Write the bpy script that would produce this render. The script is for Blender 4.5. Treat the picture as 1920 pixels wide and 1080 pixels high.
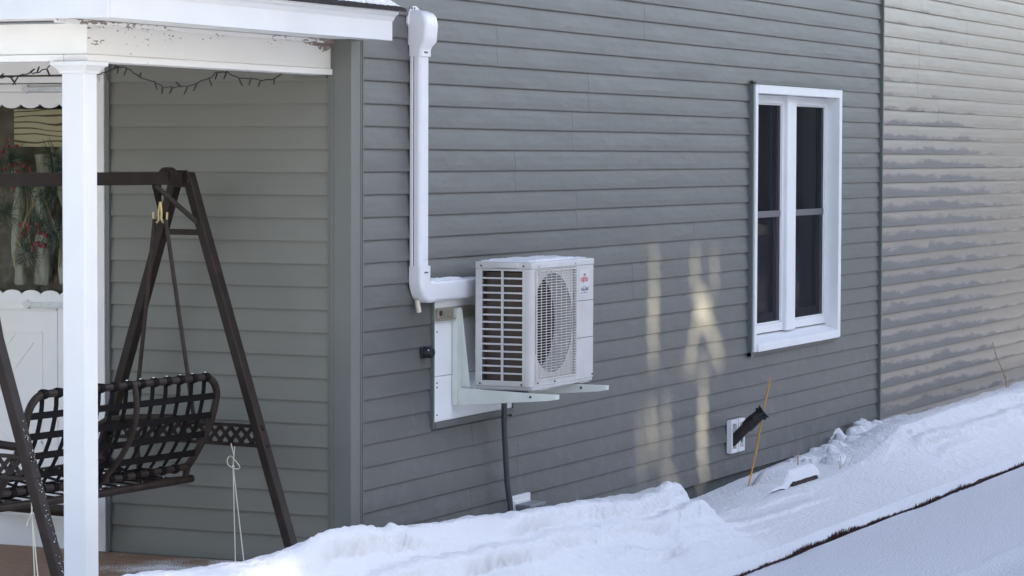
import bpy, math, random
import numpy as np
from mathutils import Vector, Matrix, Quaternion
R = math.radians
random.seed(7)
for o in list(bpy.data.objects): bpy.data.objects.remove(o)
scene = bpy.context.scene
COL = scene.collection
# ------------------------------------------------------------------ camera
cd = bpy.data.cameras.new('camera'); cam = bpy.data.objects.new('camera', cd); COL.objects.link(cam)
YAW, PIT, ROL = 0.429452, 0.0470318, 0.00315135
cdir = Vector((math.cos(YAW)*math.cos(PIT), math.sin(YAW)*math.cos(PIT), -math.sin(PIT)))
cr = Vector((math.sin(YAW), -math.cos(YAW), 0)); cu = cr.cross(cdir)
r2 = cr*math.cos(ROL)+cu*math.sin(ROL); u2 = r2.cross(cdir)
cam.matrix_world = Matrix(((r2.x, u2.x, -cdir.x, -11.0612), (r2.y, u2.y, -cdir.y, -5.8560), (r2.z, u2.z, -cdir.z, 1.8310), (0, 0, 0, 1)))
cd.sensor_width = 36; cd.lens = 5318.9*36/1920; cd.clip_end = 2000
scene.camera = cam
# ------------------------------------------------------------------ light
SUN_EL, SUN_AZ = R(16), R(-70.5)         # azimuth measured from +x towards +y
S = Vector((math.cos(SUN_EL)*math.cos(SUN_AZ), math.cos(SUN_EL)*math.sin(SUN_AZ), math.sin(SUN_EL)))
w = bpy.data.worlds.new('World'); scene.world = w; w.use_nodes = True
nt = w.node_tree; bg = nt.nodes['Background']
sky = nt.nodes.new('ShaderNodeTexSky'); sky.sky_type = 'NISHITA'; sky.sun_disc = False
sky.sun_elevation = SUN_EL; sky.sun_rotation = math.pi/2-SUN_AZ
sky.air_density = 1.0; sky.dust_density = 0.6; sky.ozone_density = 1.0; sky.altitude = 100
hs = nt.nodes.new('ShaderNodeHueSaturation'); hs.inputs['Saturation'].default_value = 0.72; hs.inputs['Hue'].default_value = 0.52
nt.links.new(sky.outputs[0], hs.inputs['Color']); nt.links.new(hs.outputs[0], bg.inputs[0])
bg.inputs[1].default_value = 0.15
ld = bpy.data.lights.new('sun', 'SUN'); ld.energy = 5.0; ld.angle = R(0.66); ld.color = (1, .88, .64)
sun = bpy.data.objects.new('sun', ld); COL.objects.link(sun)
sun.rotation_mode = 'QUATERNION'; sun.rotation_quaternion = S.to_track_quat('Z', 'Y'); sun.location = (0, -8, 12)
scene.view_settings.view_transform = 'Standard'; scene.view_settings.look = 'None'
scene.view_settings.gamma = 1; scene.view_settings.exposure = 2.04
# ------------------------------------------------------------------ materials
MATS = {}
def mat(name, col, rough=.5, spec=.5, metal=0, var=0, vscale=4, vstretch=(1, 1, 1), bump=0, bscale=40, bstretch=(1, 1, 1), rvar=0, col2=None):
    m = bpy.data.materials.new(name); m.use_nodes = True; t = m.node_tree; b = t.nodes['Principled BSDF']
    b.inputs['Base Color'].default_value = (*col, 1); b.inputs['Roughness'].default_value = rough
    b.inputs['Specular IOR Level'].default_value = spec; b.inputs['Metallic'].default_value = metal
    tc = t.nodes.new('ShaderNodeTexCoord')
    def noise(scale, stretch, detail=4):
        mp = t.nodes.new('ShaderNodeMapping'); mp.inputs['Scale'].default_value = stretch
        n = t.nodes.new('ShaderNodeTexNoise'); n.inputs['Scale'].default_value = scale; n.inputs['Detail'].default_value = detail
        t.links.new(tc.outputs['Object'], mp.inputs[0]); t.links.new(mp.outputs[0], n.inputs['Vector']); return n
    if var or col2:
        n = noise(vscale, vstretch); mx = t.nodes.new('ShaderNodeMix'); mx.data_type = 'RGBA'
        c2 = col2 or tuple(c*(1-var) for c in col); c1 = col if col2 else tuple(min(1, c*(1+var)) for c in col)
        rp = t.nodes.new('ShaderNodeValToRGB'); rp.color_ramp.elements[0].position = .3; rp.color_ramp.elements[1].position = .7
        t.links.new(n.outputs[0], rp.inputs[0]); t.links.new(rp.outputs[0], mx.inputs['Factor'])
        mx.inputs['A'].default_value = (*c2, 1); mx.inputs['B'].default_value = (*c1, 1)
        t.links.new(mx.outputs['Result'], b.inputs['Base Color'])
    if rvar:
        n = noise(vscale*1.7, vstretch); mr = t.nodes.new('ShaderNodeMapRange')
        mr.inputs['To Min'].default_value = max(.02, rough-rvar); mr.inputs['To Max'].default_value = min(1, rough+rvar)
        t.links.new(n.outputs[0], mr.inputs[0]); t.links.new(mr.outputs[0], b.inputs['Roughness'])
    if bump:
        n = noise(bscale, bstretch); bp = t.nodes.new('ShaderNodeBump'); bp.inputs['Distance'].default_value = bump
        t.links.new(n.outputs[0], bp.inputs['Height']); t.links.new(bp.outputs[0], b.inputs['Normal'])
    MATS[name] = m; return m
def nodes(m): return m.node_tree, m.node_tree.nodes['Principled BSDF']
def N(t, kind, **kw):
    n = t.nodes.new(kind)
    for k, v in kw.items(): setattr(n, k, v)
    return n
LAP = .1016; Z0 = 2.2588
mat('siding', (.112, .112, .104), .44, .35, var=.07, vscale=1.3, vstretch=(.5, 1, 5), bump=.004, bscale=5, bstretch=(1, 1, 2.5), rvar=.08)
mat('siding_porch', (.195, .192, .165), .5, .3, var=.05, vscale=1.6, bump=.0015, bscale=5, rvar=.05)
mat('trim_green', (.145, .15, .135), .45, .4, var=.05, vscale=3)
mat('channel', (.12, .145, .125), .5, .4)
mat('white_vinyl', (.80, .80, .79), .42, .4, var=.03, vscale=3)
mat('fascia_white', (.63, .635, .64), .45, .3, var=.04, vscale=4)
mat('column_white', (.70, .70, .69), .45, .35, var=.03, vscale=3)
mat('white_paint', (.80, .79, .76), .5, .35, var=.04, vscale=5)
mat('door_white', (.82, .80, .76), .5, .3, var=.03, vscale=4)
mat('duct_white', (.70, .70, .71), .35, .5, var=.02, vscale=6)
mat('unit_white', (.53, .52, .50), .4, .5, var=.09, vscale=5)
mat('guard_wire', (.60, .57, .51), .45, .4, var=.12, vscale=20)
mat('bracket_paint', (.60, .62, .57), .45, .4, var=.08, vscale=9)
mat('zinc', (.42, .38, .30), .45, .5, .6, var=.2, vscale=40)
mat('black_plastic', (.012, .012, .014), .45, .4)
mat('dark_metal', (.05, .05, .055), .5, .4)
mat('conduit_grey', (.075, .078, .083), .5, .4)
mat('box_grey', (.24, .25, .26), .5, .4, var=.1, vscale=30)
mat('swing_brown', (.024, .016, .013), .5, .25, var=.25, vscale=14, bump=.0006, bscale=120)
mat('tube_brown', (.032, .021, .016), .5, .25, var=.35, vscale=22)
mat('strap_dark', (.006, .005, .005), .7, .15, var=.3, vscale=40)
mat('brass', (.5, .40, .2), .4, .5, .8)
mat('twine', (.72, .68, .55), .8, .2)
mat('wire_dark', (.018, .022, .016), .5, .4)
mat('shingle', (.035, .032, .032), .9, .2, var=.5, vscale=60, bump=.004, bscale=160)
mat('foundation', (.075, .085, .08), .8, .2, var=.15, vscale=8, bump=.003, bscale=50)
mat('interior', (.02, .02, .022), .9, .1)
mat('niche', (.17, .12, .085), .8, .1, var=.6, vscale=7)
mat('curtain', (.10, .105, .13), .9, .1, var=.3, vscale=14, vstretch=(3, 3, .1))
mat('sash_grey', (.105, .10, .11), .5, .4)
mat('coil', (.09, .065, .05), .6, .4, var=.2, vscale=200, vstretch=(1, 1, .02))
mat('fan_grey', (.014, .014, .016), .5, .2)
mat('cowl', (.50, .50, .49), .45, .4)
mat('red_print', (.62, .08, .08), .5, .3)
mat('grey_print', (.22, .22, .25), .5, .3)
mat('label_plate', (.57, .565, .56), .35, .4)
mat('orange', (.62, .28, .03), .45, .4, var=.15, vscale=18)
mat('straw', (.40, .30, .17), .8, .2, var=.3, vscale=60)
mat('pipe_brown', (.026, .021, .019), .5, .4, var=.3, vscale=25)
mat('teal', (.02, .16, .16), .5, .4)
mat('bark', (.07, .042, .034), .9, .15, var=.5, vscale=45, bump=.006, bscale=60)
mat('turf', (.06, .035, .032), .95, .1, var=.5, vscale=40)
mat('beige_pvc', (.62, .57, .44), .5, .3)
mat('pine', (.035, .075, .05), .7, .2, var=.4, vscale=40)
mat('berry', (.42, .03, .035), .3, .5)
mat('birch', (.72, .64, .50), .7, .2, col2=(.22, .16, .10), vscale=9, vstretch=(2, 2, .5))
mat('added_conifer', (.035, .045, .03), .9, .1, var=.4, vscale=.3)
mat('hinge_grey', (.55, .57, .57), .4, .4, .2, var=.08, vscale=30)
mat('blocker_wall', (.14, .12, .10), .7, .2, var=.05)
def plank_tint(name, amt=.09, splash=None):
    t, b = nodes(MATS[name]); src = b.inputs['Base Color'].links[0].from_socket
    oi = N(t, 'ShaderNodeObjectInfo'); mr_ = N(t, 'ShaderNodeMapRange'); mr_.inputs['To Min'].default_value = 1-amt; mr_.inputs['To Max'].default_value = 1+amt
    t.links.new(oi.outputs['Random'], mr_.inputs[0]); vm = N(t, 'ShaderNodeVectorMath', operation='SCALE'); t.links.new(src, vm.inputs[0]); t.links.new(mr_.outputs[0], vm.inputs['Scale']); out = vm.outputs[0]
    if splash:
        tc_ = N(t, 'ShaderNodeTexCoord'); sp = N(t, 'ShaderNodeSeparateXYZ'); t.links.new(tc_.outputs['Object'], sp.inputs[0]); nz = N(t, 'ShaderNodeTexNoise'); nz.inputs['Scale'].default_value = 9; nz.inputs['Detail'].default_value = 8; nz.inputs['Roughness'].default_value = .7
        t.links.new(tc_.outputs['Object'], nz.inputs['Vector']); zr_ = N(t, 'ShaderNodeMapRange')
        for k, v in (('From Min', -.1), ('From Max', 1.3), ('To Min', .05), ('To Max', -.12)): zr_.inputs[k].default_value = v
        t.links.new(sp.outputs['Z'], zr_.inputs[0]); ad = N(t, 'ShaderNodeMath', operation='ADD'); t.links.new(nz.outputs[0], ad.inputs[0]); t.links.new(zr_.outputs[0], ad.inputs[1])
        mk_ = N(t, 'ShaderNodeMapRange')
        for k, v in (('From Min', .52), ('From Max', .72), ('To Min', 0), ('To Max', .55)): mk_.inputs[k].default_value = v
        t.links.new(ad.outputs[0], mk_.inputs[0]); mx_ = N(t, 'ShaderNodeMix', data_type='RGBA'); mx_.inputs['B'].default_value = (*splash, 1); t.links.new(out, mx_.inputs['A']); t.links.new(mk_.outputs[0], mx_.inputs['Factor']); out = mx_.outputs['Result']
    t.links.new(out, b.inputs['Base Color'])
plank_tint('siding', .035, (.17, .175, .18)); plank_tint('siding_porch', .035)
# weathered painted beam: peeled spots of brown wood
m = mat('beam_peel', (.74, .72, .68), .6, .25, bump=.0015, bscale=30, bstretch=(.25, 1, 3)); t, b = nodes(m)
tc = N(t, 'ShaderNodeTexCoord'); mp = N(t, 'ShaderNodeMapping'); mp.inputs['Scale'].default_value = (1, 3, 3.2)
t.links.new(tc.outputs['Object'], mp.inputs[0])
n1 = N(t, 'ShaderNodeTexNoise'); n1.inputs['Scale'].default_value = 2.3; n1.inputs['Detail'].default_value = 3
n2 = N(t, 'ShaderNodeTexNoise'); n2.inputs['Scale'].default_value = 30; n2.inputs['Detail'].default_value = 6
for n in (n1, n2): t.links.new(mp.outputs[0], n.inputs['Vector'])
sep = N(t, 'ShaderNodeSeparateXYZ'); t.links.new(tc.outputs['Object'], sep.inputs[0])
top = N(t, 'ShaderNodeMapRange'); top.inputs['From Min'].default_value = 2.27; top.inputs['From Max'].default_value = 2.318; top.inputs['To Max'].default_value = .2
t.links.new(sep.outputs['Z'], top.inputs[0])
xe = N(t, 'ShaderNodeMapRange')
for k, v in (('From Min', -1.0), ('From Max', -.55), ('To Min', .25), ('To Max', 1)): xe.inputs[k].default_value = v
t.links.new(sep.outputs['X'], xe.inputs[0]); tpx = N(t, 'ShaderNodeMath', operation='MULTIPLY'); t.links.new(top.outputs[0], tpx.inputs[0]); t.links.new(xe.outputs[0], tpx.inputs[1])
a1 = N(t, 'ShaderNodeMath', operation='MULTIPLY_ADD'); a1.inputs[1].default_value = .62
t.links.new(n2.outputs[0], a1.inputs[0]); t.links.new(n1.outputs[0], a1.inputs[2])
a2 = N(t, 'ShaderNodeMath', operation='ADD'); t.links.new(a1.outputs[0], a2.inputs[0]); t.links.new(tpx.outputs[0], a2.inputs[1])
rp = N(t, 'ShaderNodeValToRGB'); e = rp.color_ramp.elements; e[0].position = .985; e[0].color = (.74, .72, .68, 1); e[1].position = 1.01; e[1].color = (.24, .20, .175, 1)
mr = N(t, 'ShaderNodeMath', operation='SUBTRACT'); mr.inputs[1].default_value = .058; t.links.new(a2.outputs[0], mr.inputs[0])
t.links.new(mr.outputs[0], rp.inputs[0]); t.links.new(rp.outputs[0], b.inputs['Base Color'])
# older aluminium siding of the extension with grime blotches along the butts
m = mat('siding_old', (.275, .238, .195), .38, .5, bump=.005, bscale=2.6, bstretch=(.8, 1, 3)); t, b = nodes(m)
tc = N(t, 'ShaderNodeTexCoord'); sep = N(t, 'ShaderNodeSeparateXYZ'); t.links.new(tc.outputs['Object'], sep.inputs[0])
zz = N(t, 'ShaderNodeMath', operation='MULTIPLY_ADD'); zz.inputs[1].default_value = 1/LAP; zz.inputs[2].default_value = -(Z0-.009)/LAP+60
t.links.new(sep.outputs['Z'], zz.inputs[0]); fr = N(t, 'ShaderNodeMath', operation='FRACT'); t.links.new(zz.outputs[0], fr.inputs[0])
mp = N(t, 'ShaderNodeMapping'); mp.inputs['Scale'].default_value = (1.6, 1, 8); t.links.new(tc.outputs['Object'], mp.inputs[0])
n1 = N(t, 'ShaderNodeTexNoise'); n1.inputs['Scale'].default_value = 1.3; n1.inputs['Detail'].default_value = 8; n1.inputs['Roughness'].default_value = .68
t.links.new(mp.outputs[0], n1.inputs['Vector'])
xr = N(t, 'ShaderNodeMapRange'); xr.interpolation_type = 'SMOOTHSTEP'
for k, v in (('From Min', 9.3), ('From Max', 11.3), ('To Min', .17), ('To Max', -.1)): xr.inputs[k].default_value = v
t.links.new(sep.outputs['X'], xr.inputs[0])
zr = N(t, 'ShaderNodeMapRange'); zr.interpolation_type = 'SMOOTHSTEP'
for k, v in (('From Min', 1.6), ('From Max', 2.5), ('To Min', 0), ('To Max', -.35)): zr.inputs[k].default_value = v
t.links.new(sep.outputs['Z'], zr.inputs[0])
s1 = N(t, 'ShaderNodeMath', operation='ADD'); t.links.new(n1.outputs[0], s1.inputs[0]); t.links.new(xr.outputs[0], s1.inputs[1])
s2 = N(t, 'ShaderNodeMath', operation='ADD'); t.links.new(s1.outputs[0], s2.inputs[0]); t.links.new(zr.outputs[0], s2.inputs[1])
s3 = N(t, 'ShaderNodeMath', operation='MULTIPLY_ADD'); s3.inputs[1].default_value = -.55; t.links.new(fr.outputs[0], s3.inputs[0]); t.links.new(s2.outputs[0], s3.inputs[2])
mk = N(t, 'ShaderNodeMapRange'); mk.interpolation_type = 'SMOOTHSTEP'
for k, v in (('From Min', .27), ('From Max', .47), ('To Min', 0), ('To Max', .72)): mk.inputs[k].default_value = v
t.links.new(s3.outputs[0], mk.inputs[0])
mx = N(t, 'ShaderNodeMix', data_type='RGBA'); mx.inputs['A'].default_value = (.275, .238, .195, 1); mx.inputs['B'].default_value = (.10, .105, .11, 1)
t.links.new(mk.outputs[0], mx.inputs['Factor']); t.links.new(mx.outputs['Result'], b.inputs['Base Color'])
rr = N(t, 'ShaderNodeMapRange'); rr.inputs['To Min'].default_value = .36; rr.inputs['To Max'].default_value = .75
t.links.new(mk.outputs[0], rr.inputs[0]); t.links.new(rr.outputs[0], b.inputs['Roughness'])
# snow: clean / with dirt attribute
def snow_mat(name, col, attr=False, bump=.012, bs=55):
    m = mat(name, col, .65, .25); t, b = nodes(m); tc = N(t, 'ShaderNodeTexCoord')
    n1 = N(t, 'ShaderNodeTexNoise'); n1.inputs['Scale'].default_value = bs; n1.inputs['Detail'].default_value = 5
    n2 = N(t, 'ShaderNodeTexNoise'); n2.inputs['Scale'].default_value = 420; n2.inputs['Detail'].default_value = 2
    for n in (n1, n2): t.links.new(tc.outputs['Object'], n.inputs['Vector'])
    ad = N(t, 'ShaderNodeMath', operation='MULTIPLY_ADD'); ad.inputs[1].default_value = .25
    t.links.new(n2.outputs[0], ad.inputs[0]); t.links.new(n1.outputs[0], ad.inputs[2])
    bp = N(t, 'ShaderNodeBump'); bp.inputs['Distance'].default_value = bump; t.links.new(ad.outputs[0], bp.inputs['Height']); t.links.new(bp.outputs[0], b.inputs['Normal'])
    n3 = N(t, 'ShaderNodeTexNoise'); n3.inputs['Scale'].default_value = 180; t.links.new(tc.outputs['Object'], n3.inputs['Vector'])
    mx = N(t, 'ShaderNodeMix', data_type='RGBA'); mx.inputs['A'].default_value = (*[c*.93 for c in col], 1); mx.inputs['B'].default_value = (*[min(1, c*1.04) for c in col], 1)
    t.links.new(n3.outputs[0], mx.inputs['Factor']); out = mx.outputs['Result']
    if attr:
        at = N(t, 'ShaderNodeAttribute', attribute_name='dirt'); m2 = N(t, 'ShaderNodeMix', data_type='RGBA')
        m2.inputs['B'].default_value = (.47, .44, .40, 1); t.links.new(out, m2.inputs['A']); t.links.new(at.outputs['Fac'], m2.inputs['Factor']); out = m2.outputs['Result']
    t.links.new(out, b.inputs['Base Color']); return m
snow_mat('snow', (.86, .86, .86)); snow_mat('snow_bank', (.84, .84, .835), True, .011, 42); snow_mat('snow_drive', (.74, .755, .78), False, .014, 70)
# deck wood with a dusting of snow
m = mat('deck_wood', (.30, .16, .085), .6, .3, bump=.001, bscale=60, bstretch=(8, .4, 1)); t, b = nodes(m)
tc = N(t, 'ShaderNodeTexCoord'); sep = N(t, 'ShaderNodeSeparateXYZ'); t.links.new(tc.outputs['Object'], sep.inputs[0])
gm = N(t, 'ShaderNodeMapping'); gm.inputs['Scale'].default_value = (14, .8, 1); t.links.new(tc.outputs['Object'], gm.inputs[0])
g = N(t, 'ShaderNodeTexNoise'); g.inputs['Scale'].default_value = 4; t.links.new(gm.outputs[0], g.inputs['Vector'])
wd = N(t, 'ShaderNodeMix', data_type='RGBA'); wd.inputs['A'].default_value = (.17, .10, .06, 1); wd.inputs['B'].default_value = (.31, .19, .115, 1); t.links.new(g.outputs[0], wd.inputs['Factor'])
n1 = N(t, 'ShaderNodeTexNoise'); n1.inputs['Scale'].default_value = 3.2; n2 = N(t, 'ShaderNodeTexNoise'); n2.inputs['Scale'].default_value = 130
for n in (n1, n2): t.links.new(tc.outputs['Object'], n.inputs['Vector'])
yy = N(t, 'ShaderNodeMapRange')
for k, v in (('From Min', .2), ('From Max', 1.7), ('To Min', .30), ('To Max', -.32)): yy.inputs[k].default_value = v
t.links.new(sep.outputs['Y'], yy.inputs[0])
q1 = N(t, 'ShaderNodeMath', operation='ADD'); t.links.new(n1.outputs[0], q1.inputs[0]); t.links.new(yy.outputs[0], q1.inputs[1])
q2 = N(t, 'ShaderNodeMath', operation='MULTIPLY_ADD'); q2.inputs[1].default_value = .9; t.links.new(n2.outputs[0], q2.inputs[0]); t.links.new(q1.outputs[0], q2.inputs[2])
mk = N(t, 'ShaderNodeMapRange'); mk.inputs['From Min'].default_value = .99; mk.inputs['From Max'].default_value = 1.18; t.links.new(q2.outputs[0], mk.inputs[0])
mx = N(t, 'ShaderNodeMix', data_type='RGBA'); mx.inputs['B'].default_value = (.82, .83, .85, 1); t.links.new(wd.outputs['Result'], mx.inputs['A']); t.links.new(mk.outputs[0], mx.inputs['Factor']); t.links.new(mx.outputs['Result'], b.inputs['Base Color'])
# tan board with flowing grain
m = mat('grain_board', (.45, .31, .16), .5, .3); t, b = nodes(m); tc = N(t, 'ShaderNodeTexCoord')
mp = N(t, 'ShaderNodeMapping'); mp.inputs['Scale'].default_value = (1, 1.2, 5); t.links.new(tc.outputs['Object'], mp.inputs[0])
wv = N(t, 'ShaderNodeTexWave', bands_direction='Z'); wv.inputs['Scale'].default_value = 2.2; wv.inputs['Distortion'].default_value = 7; wv.inputs['Detail'].default_value = 1.2; wv.inputs['Detail Scale'].default_value = 1.3
t.links.new(mp.outputs[0], wv.inputs['Vector']); rp = N(t, 'ShaderNodeValToRGB'); e = rp.color_ramp.elements
e[0].position = .02; e[0].color = (.10, .06, .03, 1); e[1].position = .2; e[1].color = (.70, .52, .31, 1); t.links.new(wv.outputs[0], rp.inputs[0]); t.links.new(rp.outputs[0], b.inputs['Base Color'])
# insect screen: dark weave, half see-through
m = mat('screen', (.010, .011, .014), .8, .15); t, b = nodes(m)
tr = N(t, 'ShaderNodeBsdfTransparent'); ms = N(t, 'ShaderNodeMixShader'); ms.inputs[0].default_value = .42
t.links.new(tr.outputs[0], ms.inputs[1]); t.links.new(b.outputs[0], ms.inputs[2]); t.links.new(ms.outputs[0], t.nodes['Material Output'].inputs[0])
# window glass
def glass(name, wave=0):
    m = mat(name, (.9, .92, .92), .02, .5, bump=wave, bscale=9, bstretch=(1, 1.6, .5)); t, b = nodes(m)
    tr = N(t, 'ShaderNodeBsdfTransparent'); tr.inputs[0].default_value = (.86, .9, .9, 1); gl = N(t, 'ShaderNodeBsdfGlossy'); gl.inputs['Roughness'].default_value = .02
    fr = N(t, 'ShaderNodeFresnel'); fr.inputs[0].default_value = 1.22 if wave else 1.5; ms = N(t, 'ShaderNodeMixShader')
    if wave:
        for n in t.nodes:
            if n.type == 'BUMP': t.links.new(n.outputs[0], gl.inputs['Normal'])
    t.links.new(fr.outputs[0], ms.inputs[0]); t.links.new(tr.outputs[0], ms.inputs[1]); t.links.new(gl.outputs[0], ms.inputs[2]); t.links.new(ms.outputs[0], t.nodes['Material Output'].inputs[0])
glass('glass'); glass('door_glass', .01)
# ------------------------------------------------------------------ mesh helpers (all coordinates are world metres)
class MB:
    def __init__(s): s.v = []; s.f = []
    def add(s, vs, fs):
        k = len(s.v); s.v += [tuple(v) for v in vs]; s.f += [tuple(i+k for i in f) for f in fs]; return s
    def box(s, x0, x1, y0, y1, z0, z1):
        x0, x1 = min(x0, x1), max(x0, x1); y0, y1 = min(y0, y1), max(y0, y1); z0, z1 = min(z0, z1), max(z0, z1)
        return s.add([(x, y, z) for x in (x0, x1) for y in (y0, y1) for z in (z0, z1)], [(0, 1, 3, 2), (4, 6, 7, 5), (0, 4, 5, 1), (2, 3, 7, 6), (0, 2, 6, 4), (1, 5, 7, 3)])
    def bar(s, a, b, w_, h_, up=(0, 0, 1)):
        a, b = Vector(a), Vector(b); d = (b-a).normalized(); u = Vector(up)
        if abs(d.dot(u)) > .99: u = Vector((1, 0, 0))
        r = d.cross(u).normalized(); u = r.cross(d); vs = []
        for p in (a, b):
            for i, j in ((-1, -1), (1, -1), (1, 1), (-1, 1)): vs.append(p+r*(i*w_/2)+u*(j*h_/2))
        return s.add(vs, [(3, 2, 1, 0), (4, 5, 6, 7), (0, 1, 5, 4), (1, 2, 6, 5), (2, 3, 7, 6), (3, 0, 4, 7)])
    def tube(s, pts, r, n=8, cap=True):
        pts = [Vector(p) for p in pts]; rs = r if isinstance(r, (list, tuple)) else [r]*len(pts); k = len(s.v)
        d0 = (pts[1]-pts[0]).normalized(); u = Vector((0, 0, 1)) if abs(d0.z) < .9 else Vector((1, 0, 0)); rr = d0.cross(u).normalized()
        for i, p in enumerate(pts):
            d = (pts[min(i+1, len(pts)-1)]-pts[max(i-1, 0)]).normalized(); rr = (rr-d*rr.dot(d)).normalized(); uu = rr.cross(d)
            for j in range(n):
                a = 2*math.pi*j/n; s.v.append(tuple(p+(rr*math.cos(a)+uu*math.sin(a))*rs[i]))
        for i in range(len(pts)-1):
            for j in range(n):
                a, b = k+i*n+j, k+i*n+(j+1) % n; s.f.append((a, a+n, b+n, b))
        if cap: s.f.append(tuple(k+j for j in range(n))); s.f.append(tuple(k+(len(pts)-1)*n+j for j in reversed(range(n))))
        return s
    def prism(s, poly, axis, a, b):
        """poly: 2-D outline extruded along axis from a to b; axis x: (y,z), y: (x,z), z: (x,y)"""
        mk = {'x': lambda p, c: (c, p[0], p[1]), 'y': lambda p, c: (p[0], c, p[1]), 'z': lambda p, c: (p[0], p[1], c)}[axis]; n = len(poly)
        return s.add([mk(p, a) for p in poly]+[mk(p, b) for p in poly], [tuple(range(n)), tuple(reversed(range(n, 2*n)))]+[(i, i+n, (i+1) % n+n, (i+1) % n) for i in range(n)])
    def ball(s, c, r, n=8, m=6):
        vs = [(c[0], c[1], c[2]+r)]; fs = []
        for i in range(1, m):
            for j in range(n):
                th = math.pi*i/m; ph = 2*math.pi*j/n; vs.append((c[0]+r*math.sin(th)*math.cos(ph), c[1]+r*math.sin(th)*math.sin(ph), c[2]+r*math.cos(th)))
        vs.append((c[0], c[1], c[2]-r))
        for j in range(n): fs.append((0, 1+j, 1+(j+1) % n)); fs.append((len(vs)-1, 1+(m-2)*n+(j+1) % n, 1+(m-2)*n+j))
        for i in range(m-2):
            for j in range(n): a = 1+i*n+j; b = 1+i*n+(j+1) % n; fs.append((a, a+n, b+n, b))
        return s.add(vs, fs)
def obj(name, mb, material, parent=None, bevel=0, smooth=False, seg=2):
    me = bpy.data.meshes.new(name); me.from_pydata(mb.v, [], mb.f); me.update()
    import bmesh
    bm = bmesh.new(); bm.from_mesh(me); bmesh.ops.recalc_face_normals(bm, faces=bm.faces); bm.to_mesh(me); bm.free()
    me.materials.append(MATS[material]); o = bpy.data.objects.new(name, me); COL.objects.link(o)
    if smooth:
        me.polygons.foreach_set('use_smooth', [True]*len(me.polygons))
        try: me.set_sharp_from_angle(angle=R(40))
        except Exception: pass
    if bevel:
        md = o.modifiers.new('bevel', 'BEVEL'); md.width = bevel; md.segments = seg; md.limit_method = 'ANGLE'; md.angle_limit = R(40)
    if parent is not None: put(o, parent)
    return o
def put(o, parent):
    o.parent = parent
    if parent.type == 'EMPTY': o.matrix_parent_inverse = Matrix.Translation(-Vector(parent.location))
def thing(name, label, cat, loc, group=None):
    o = bpy.data.objects.new(name, None); o.empty_display_size = .1; COL.objects.link(o); o.location = loc
    o['label'] = label; o['category'] = cat
    if group: o['group'] = group
    return o
def tag(o, label, cat, group=None, kind=None):
    o['label'] = label; o['category'] = cat
    if group: o['group'] = group
    if kind: o['kind'] = kind
    return o
def structure(o): o['kind'] = 'structure'; return o
# vectorised value noise
_rng = np.random.RandomState(3); _T = _rng.rand(256, 256)
def vn(x, y):
    xi = np.floor(x).astype(int); yi = np.floor(y).astype(int); fx = x-xi; fy = y-yi; fx = fx*fx*(3-2*fx); fy = fy*fy*(3-2*fy)
    a = _T[xi % 256, yi % 256]; b = _T[(xi+1) % 256, yi % 256]; c = _T[xi % 256, (yi+1) % 256]; d = _T[(xi+1) % 256, (yi+1) % 256]
    return (a*(1-fx)+b*fx)*(1-fy)+(c*(1-fx)+d*fx)*fy
def fbm(x, y, o=4):
    s = 0; a = .5
    for i in range(o):
        c_, q_ = math.cos(.6+1.1*i), math.sin(.6+1.1*i); s = s+a*(vn((x*c_-y*q_)*2**i+17*i+500, (x*q_+y*c_)*2**i+31*i+500)-.5); a *= .5
    return s
def sstep(a, b, x): t_ = np.clip((x-a)/(b-a), 0, 1); return t_*t_*(3-2*t_)
def grid_obj(name, xs, ys, Zf, material, attr=None, smooth=True):
    X, Y = np.meshgrid(xs, ys, indexing='ij'); Zv = Zf(X, Y); dirt = None
    if isinstance(Zv, tuple): Zv, dirt = Zv
    n, m_ = X.shape; co = np.stack([X, Y, Zv], -1).reshape(-1, 3); idx = np.arange(n*m_).reshape(n, m_)
    fa = np.stack([idx[:-1, :-1], idx[1:, :-1], idx[1:, 1:], idx[:-1, 1:]], -1).reshape(-1, 4)
    me = bpy.data.meshes.new(name); me.from_pydata(co.tolist(), [], fa.tolist()); me.update()
    if smooth: me.polygons.foreach_set('use_smooth', [True]*len(me.polygons))
    if dirt is not None:
        a = me.attributes.new('dirt', 'FLOAT', 'POINT'); a.data.foreach_set('value', dirt.reshape(-1).astype(np.float32))
    me.materials.append(MATS[material]); o = bpy.data.objects.new(name, me); COL.objects.link(o); return o
# ------------------------------------------------------------------ ground
GZ = -.275
structure(grid_obj('snow_ground', np.array([-300, -60, -12, 0, 20, 60, 300.]), np.array([-300, -60, -12, 0, 20, 60, 300.]), lambda X, Y: X*0+GZ-.03, 'snow'))
def drive_h(X, Y):
    h = GZ+.006*fbm(X*2.2, Y*2.2, 5)
    # tyre track: lugged double ridge nearly parallel to the wall
    c = -2.17-.03*(X-3)
    d = Y-c; band = np.exp(-(d/.12)**2)
    return h-.018*band+.012*band*np.clip(np.sin(X*95+d*60), 0, 1)+.012*np.exp(-((np.abs(d)-.17)/.03)**2)*(.6+fbm(X*9, Y*9))
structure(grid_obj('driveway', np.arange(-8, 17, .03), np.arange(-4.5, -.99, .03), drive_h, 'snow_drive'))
def cx(X, pts): return np.interp(X, [q[0] for q in pts], [q[1] for q in pts])
CREST = [(-8, .3), (-2.3, .315), (-1.6, .262), (-1.27, .262), (-1.0, .283), (-.63, .258), (.13, .21), (.69, .175), (1.3, .15), (1.97, .118), (2.45, .082), (2.62, .10), (2.76, .085), (2.9, -.02), (3.05, -.10), (3.4, -.135), (5.5, -.13), (6.1, -.09), (6.5, -.01), (6.9, .05), (8.3, .075), (10, .07), (12, .09), (17, .1)]
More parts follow.
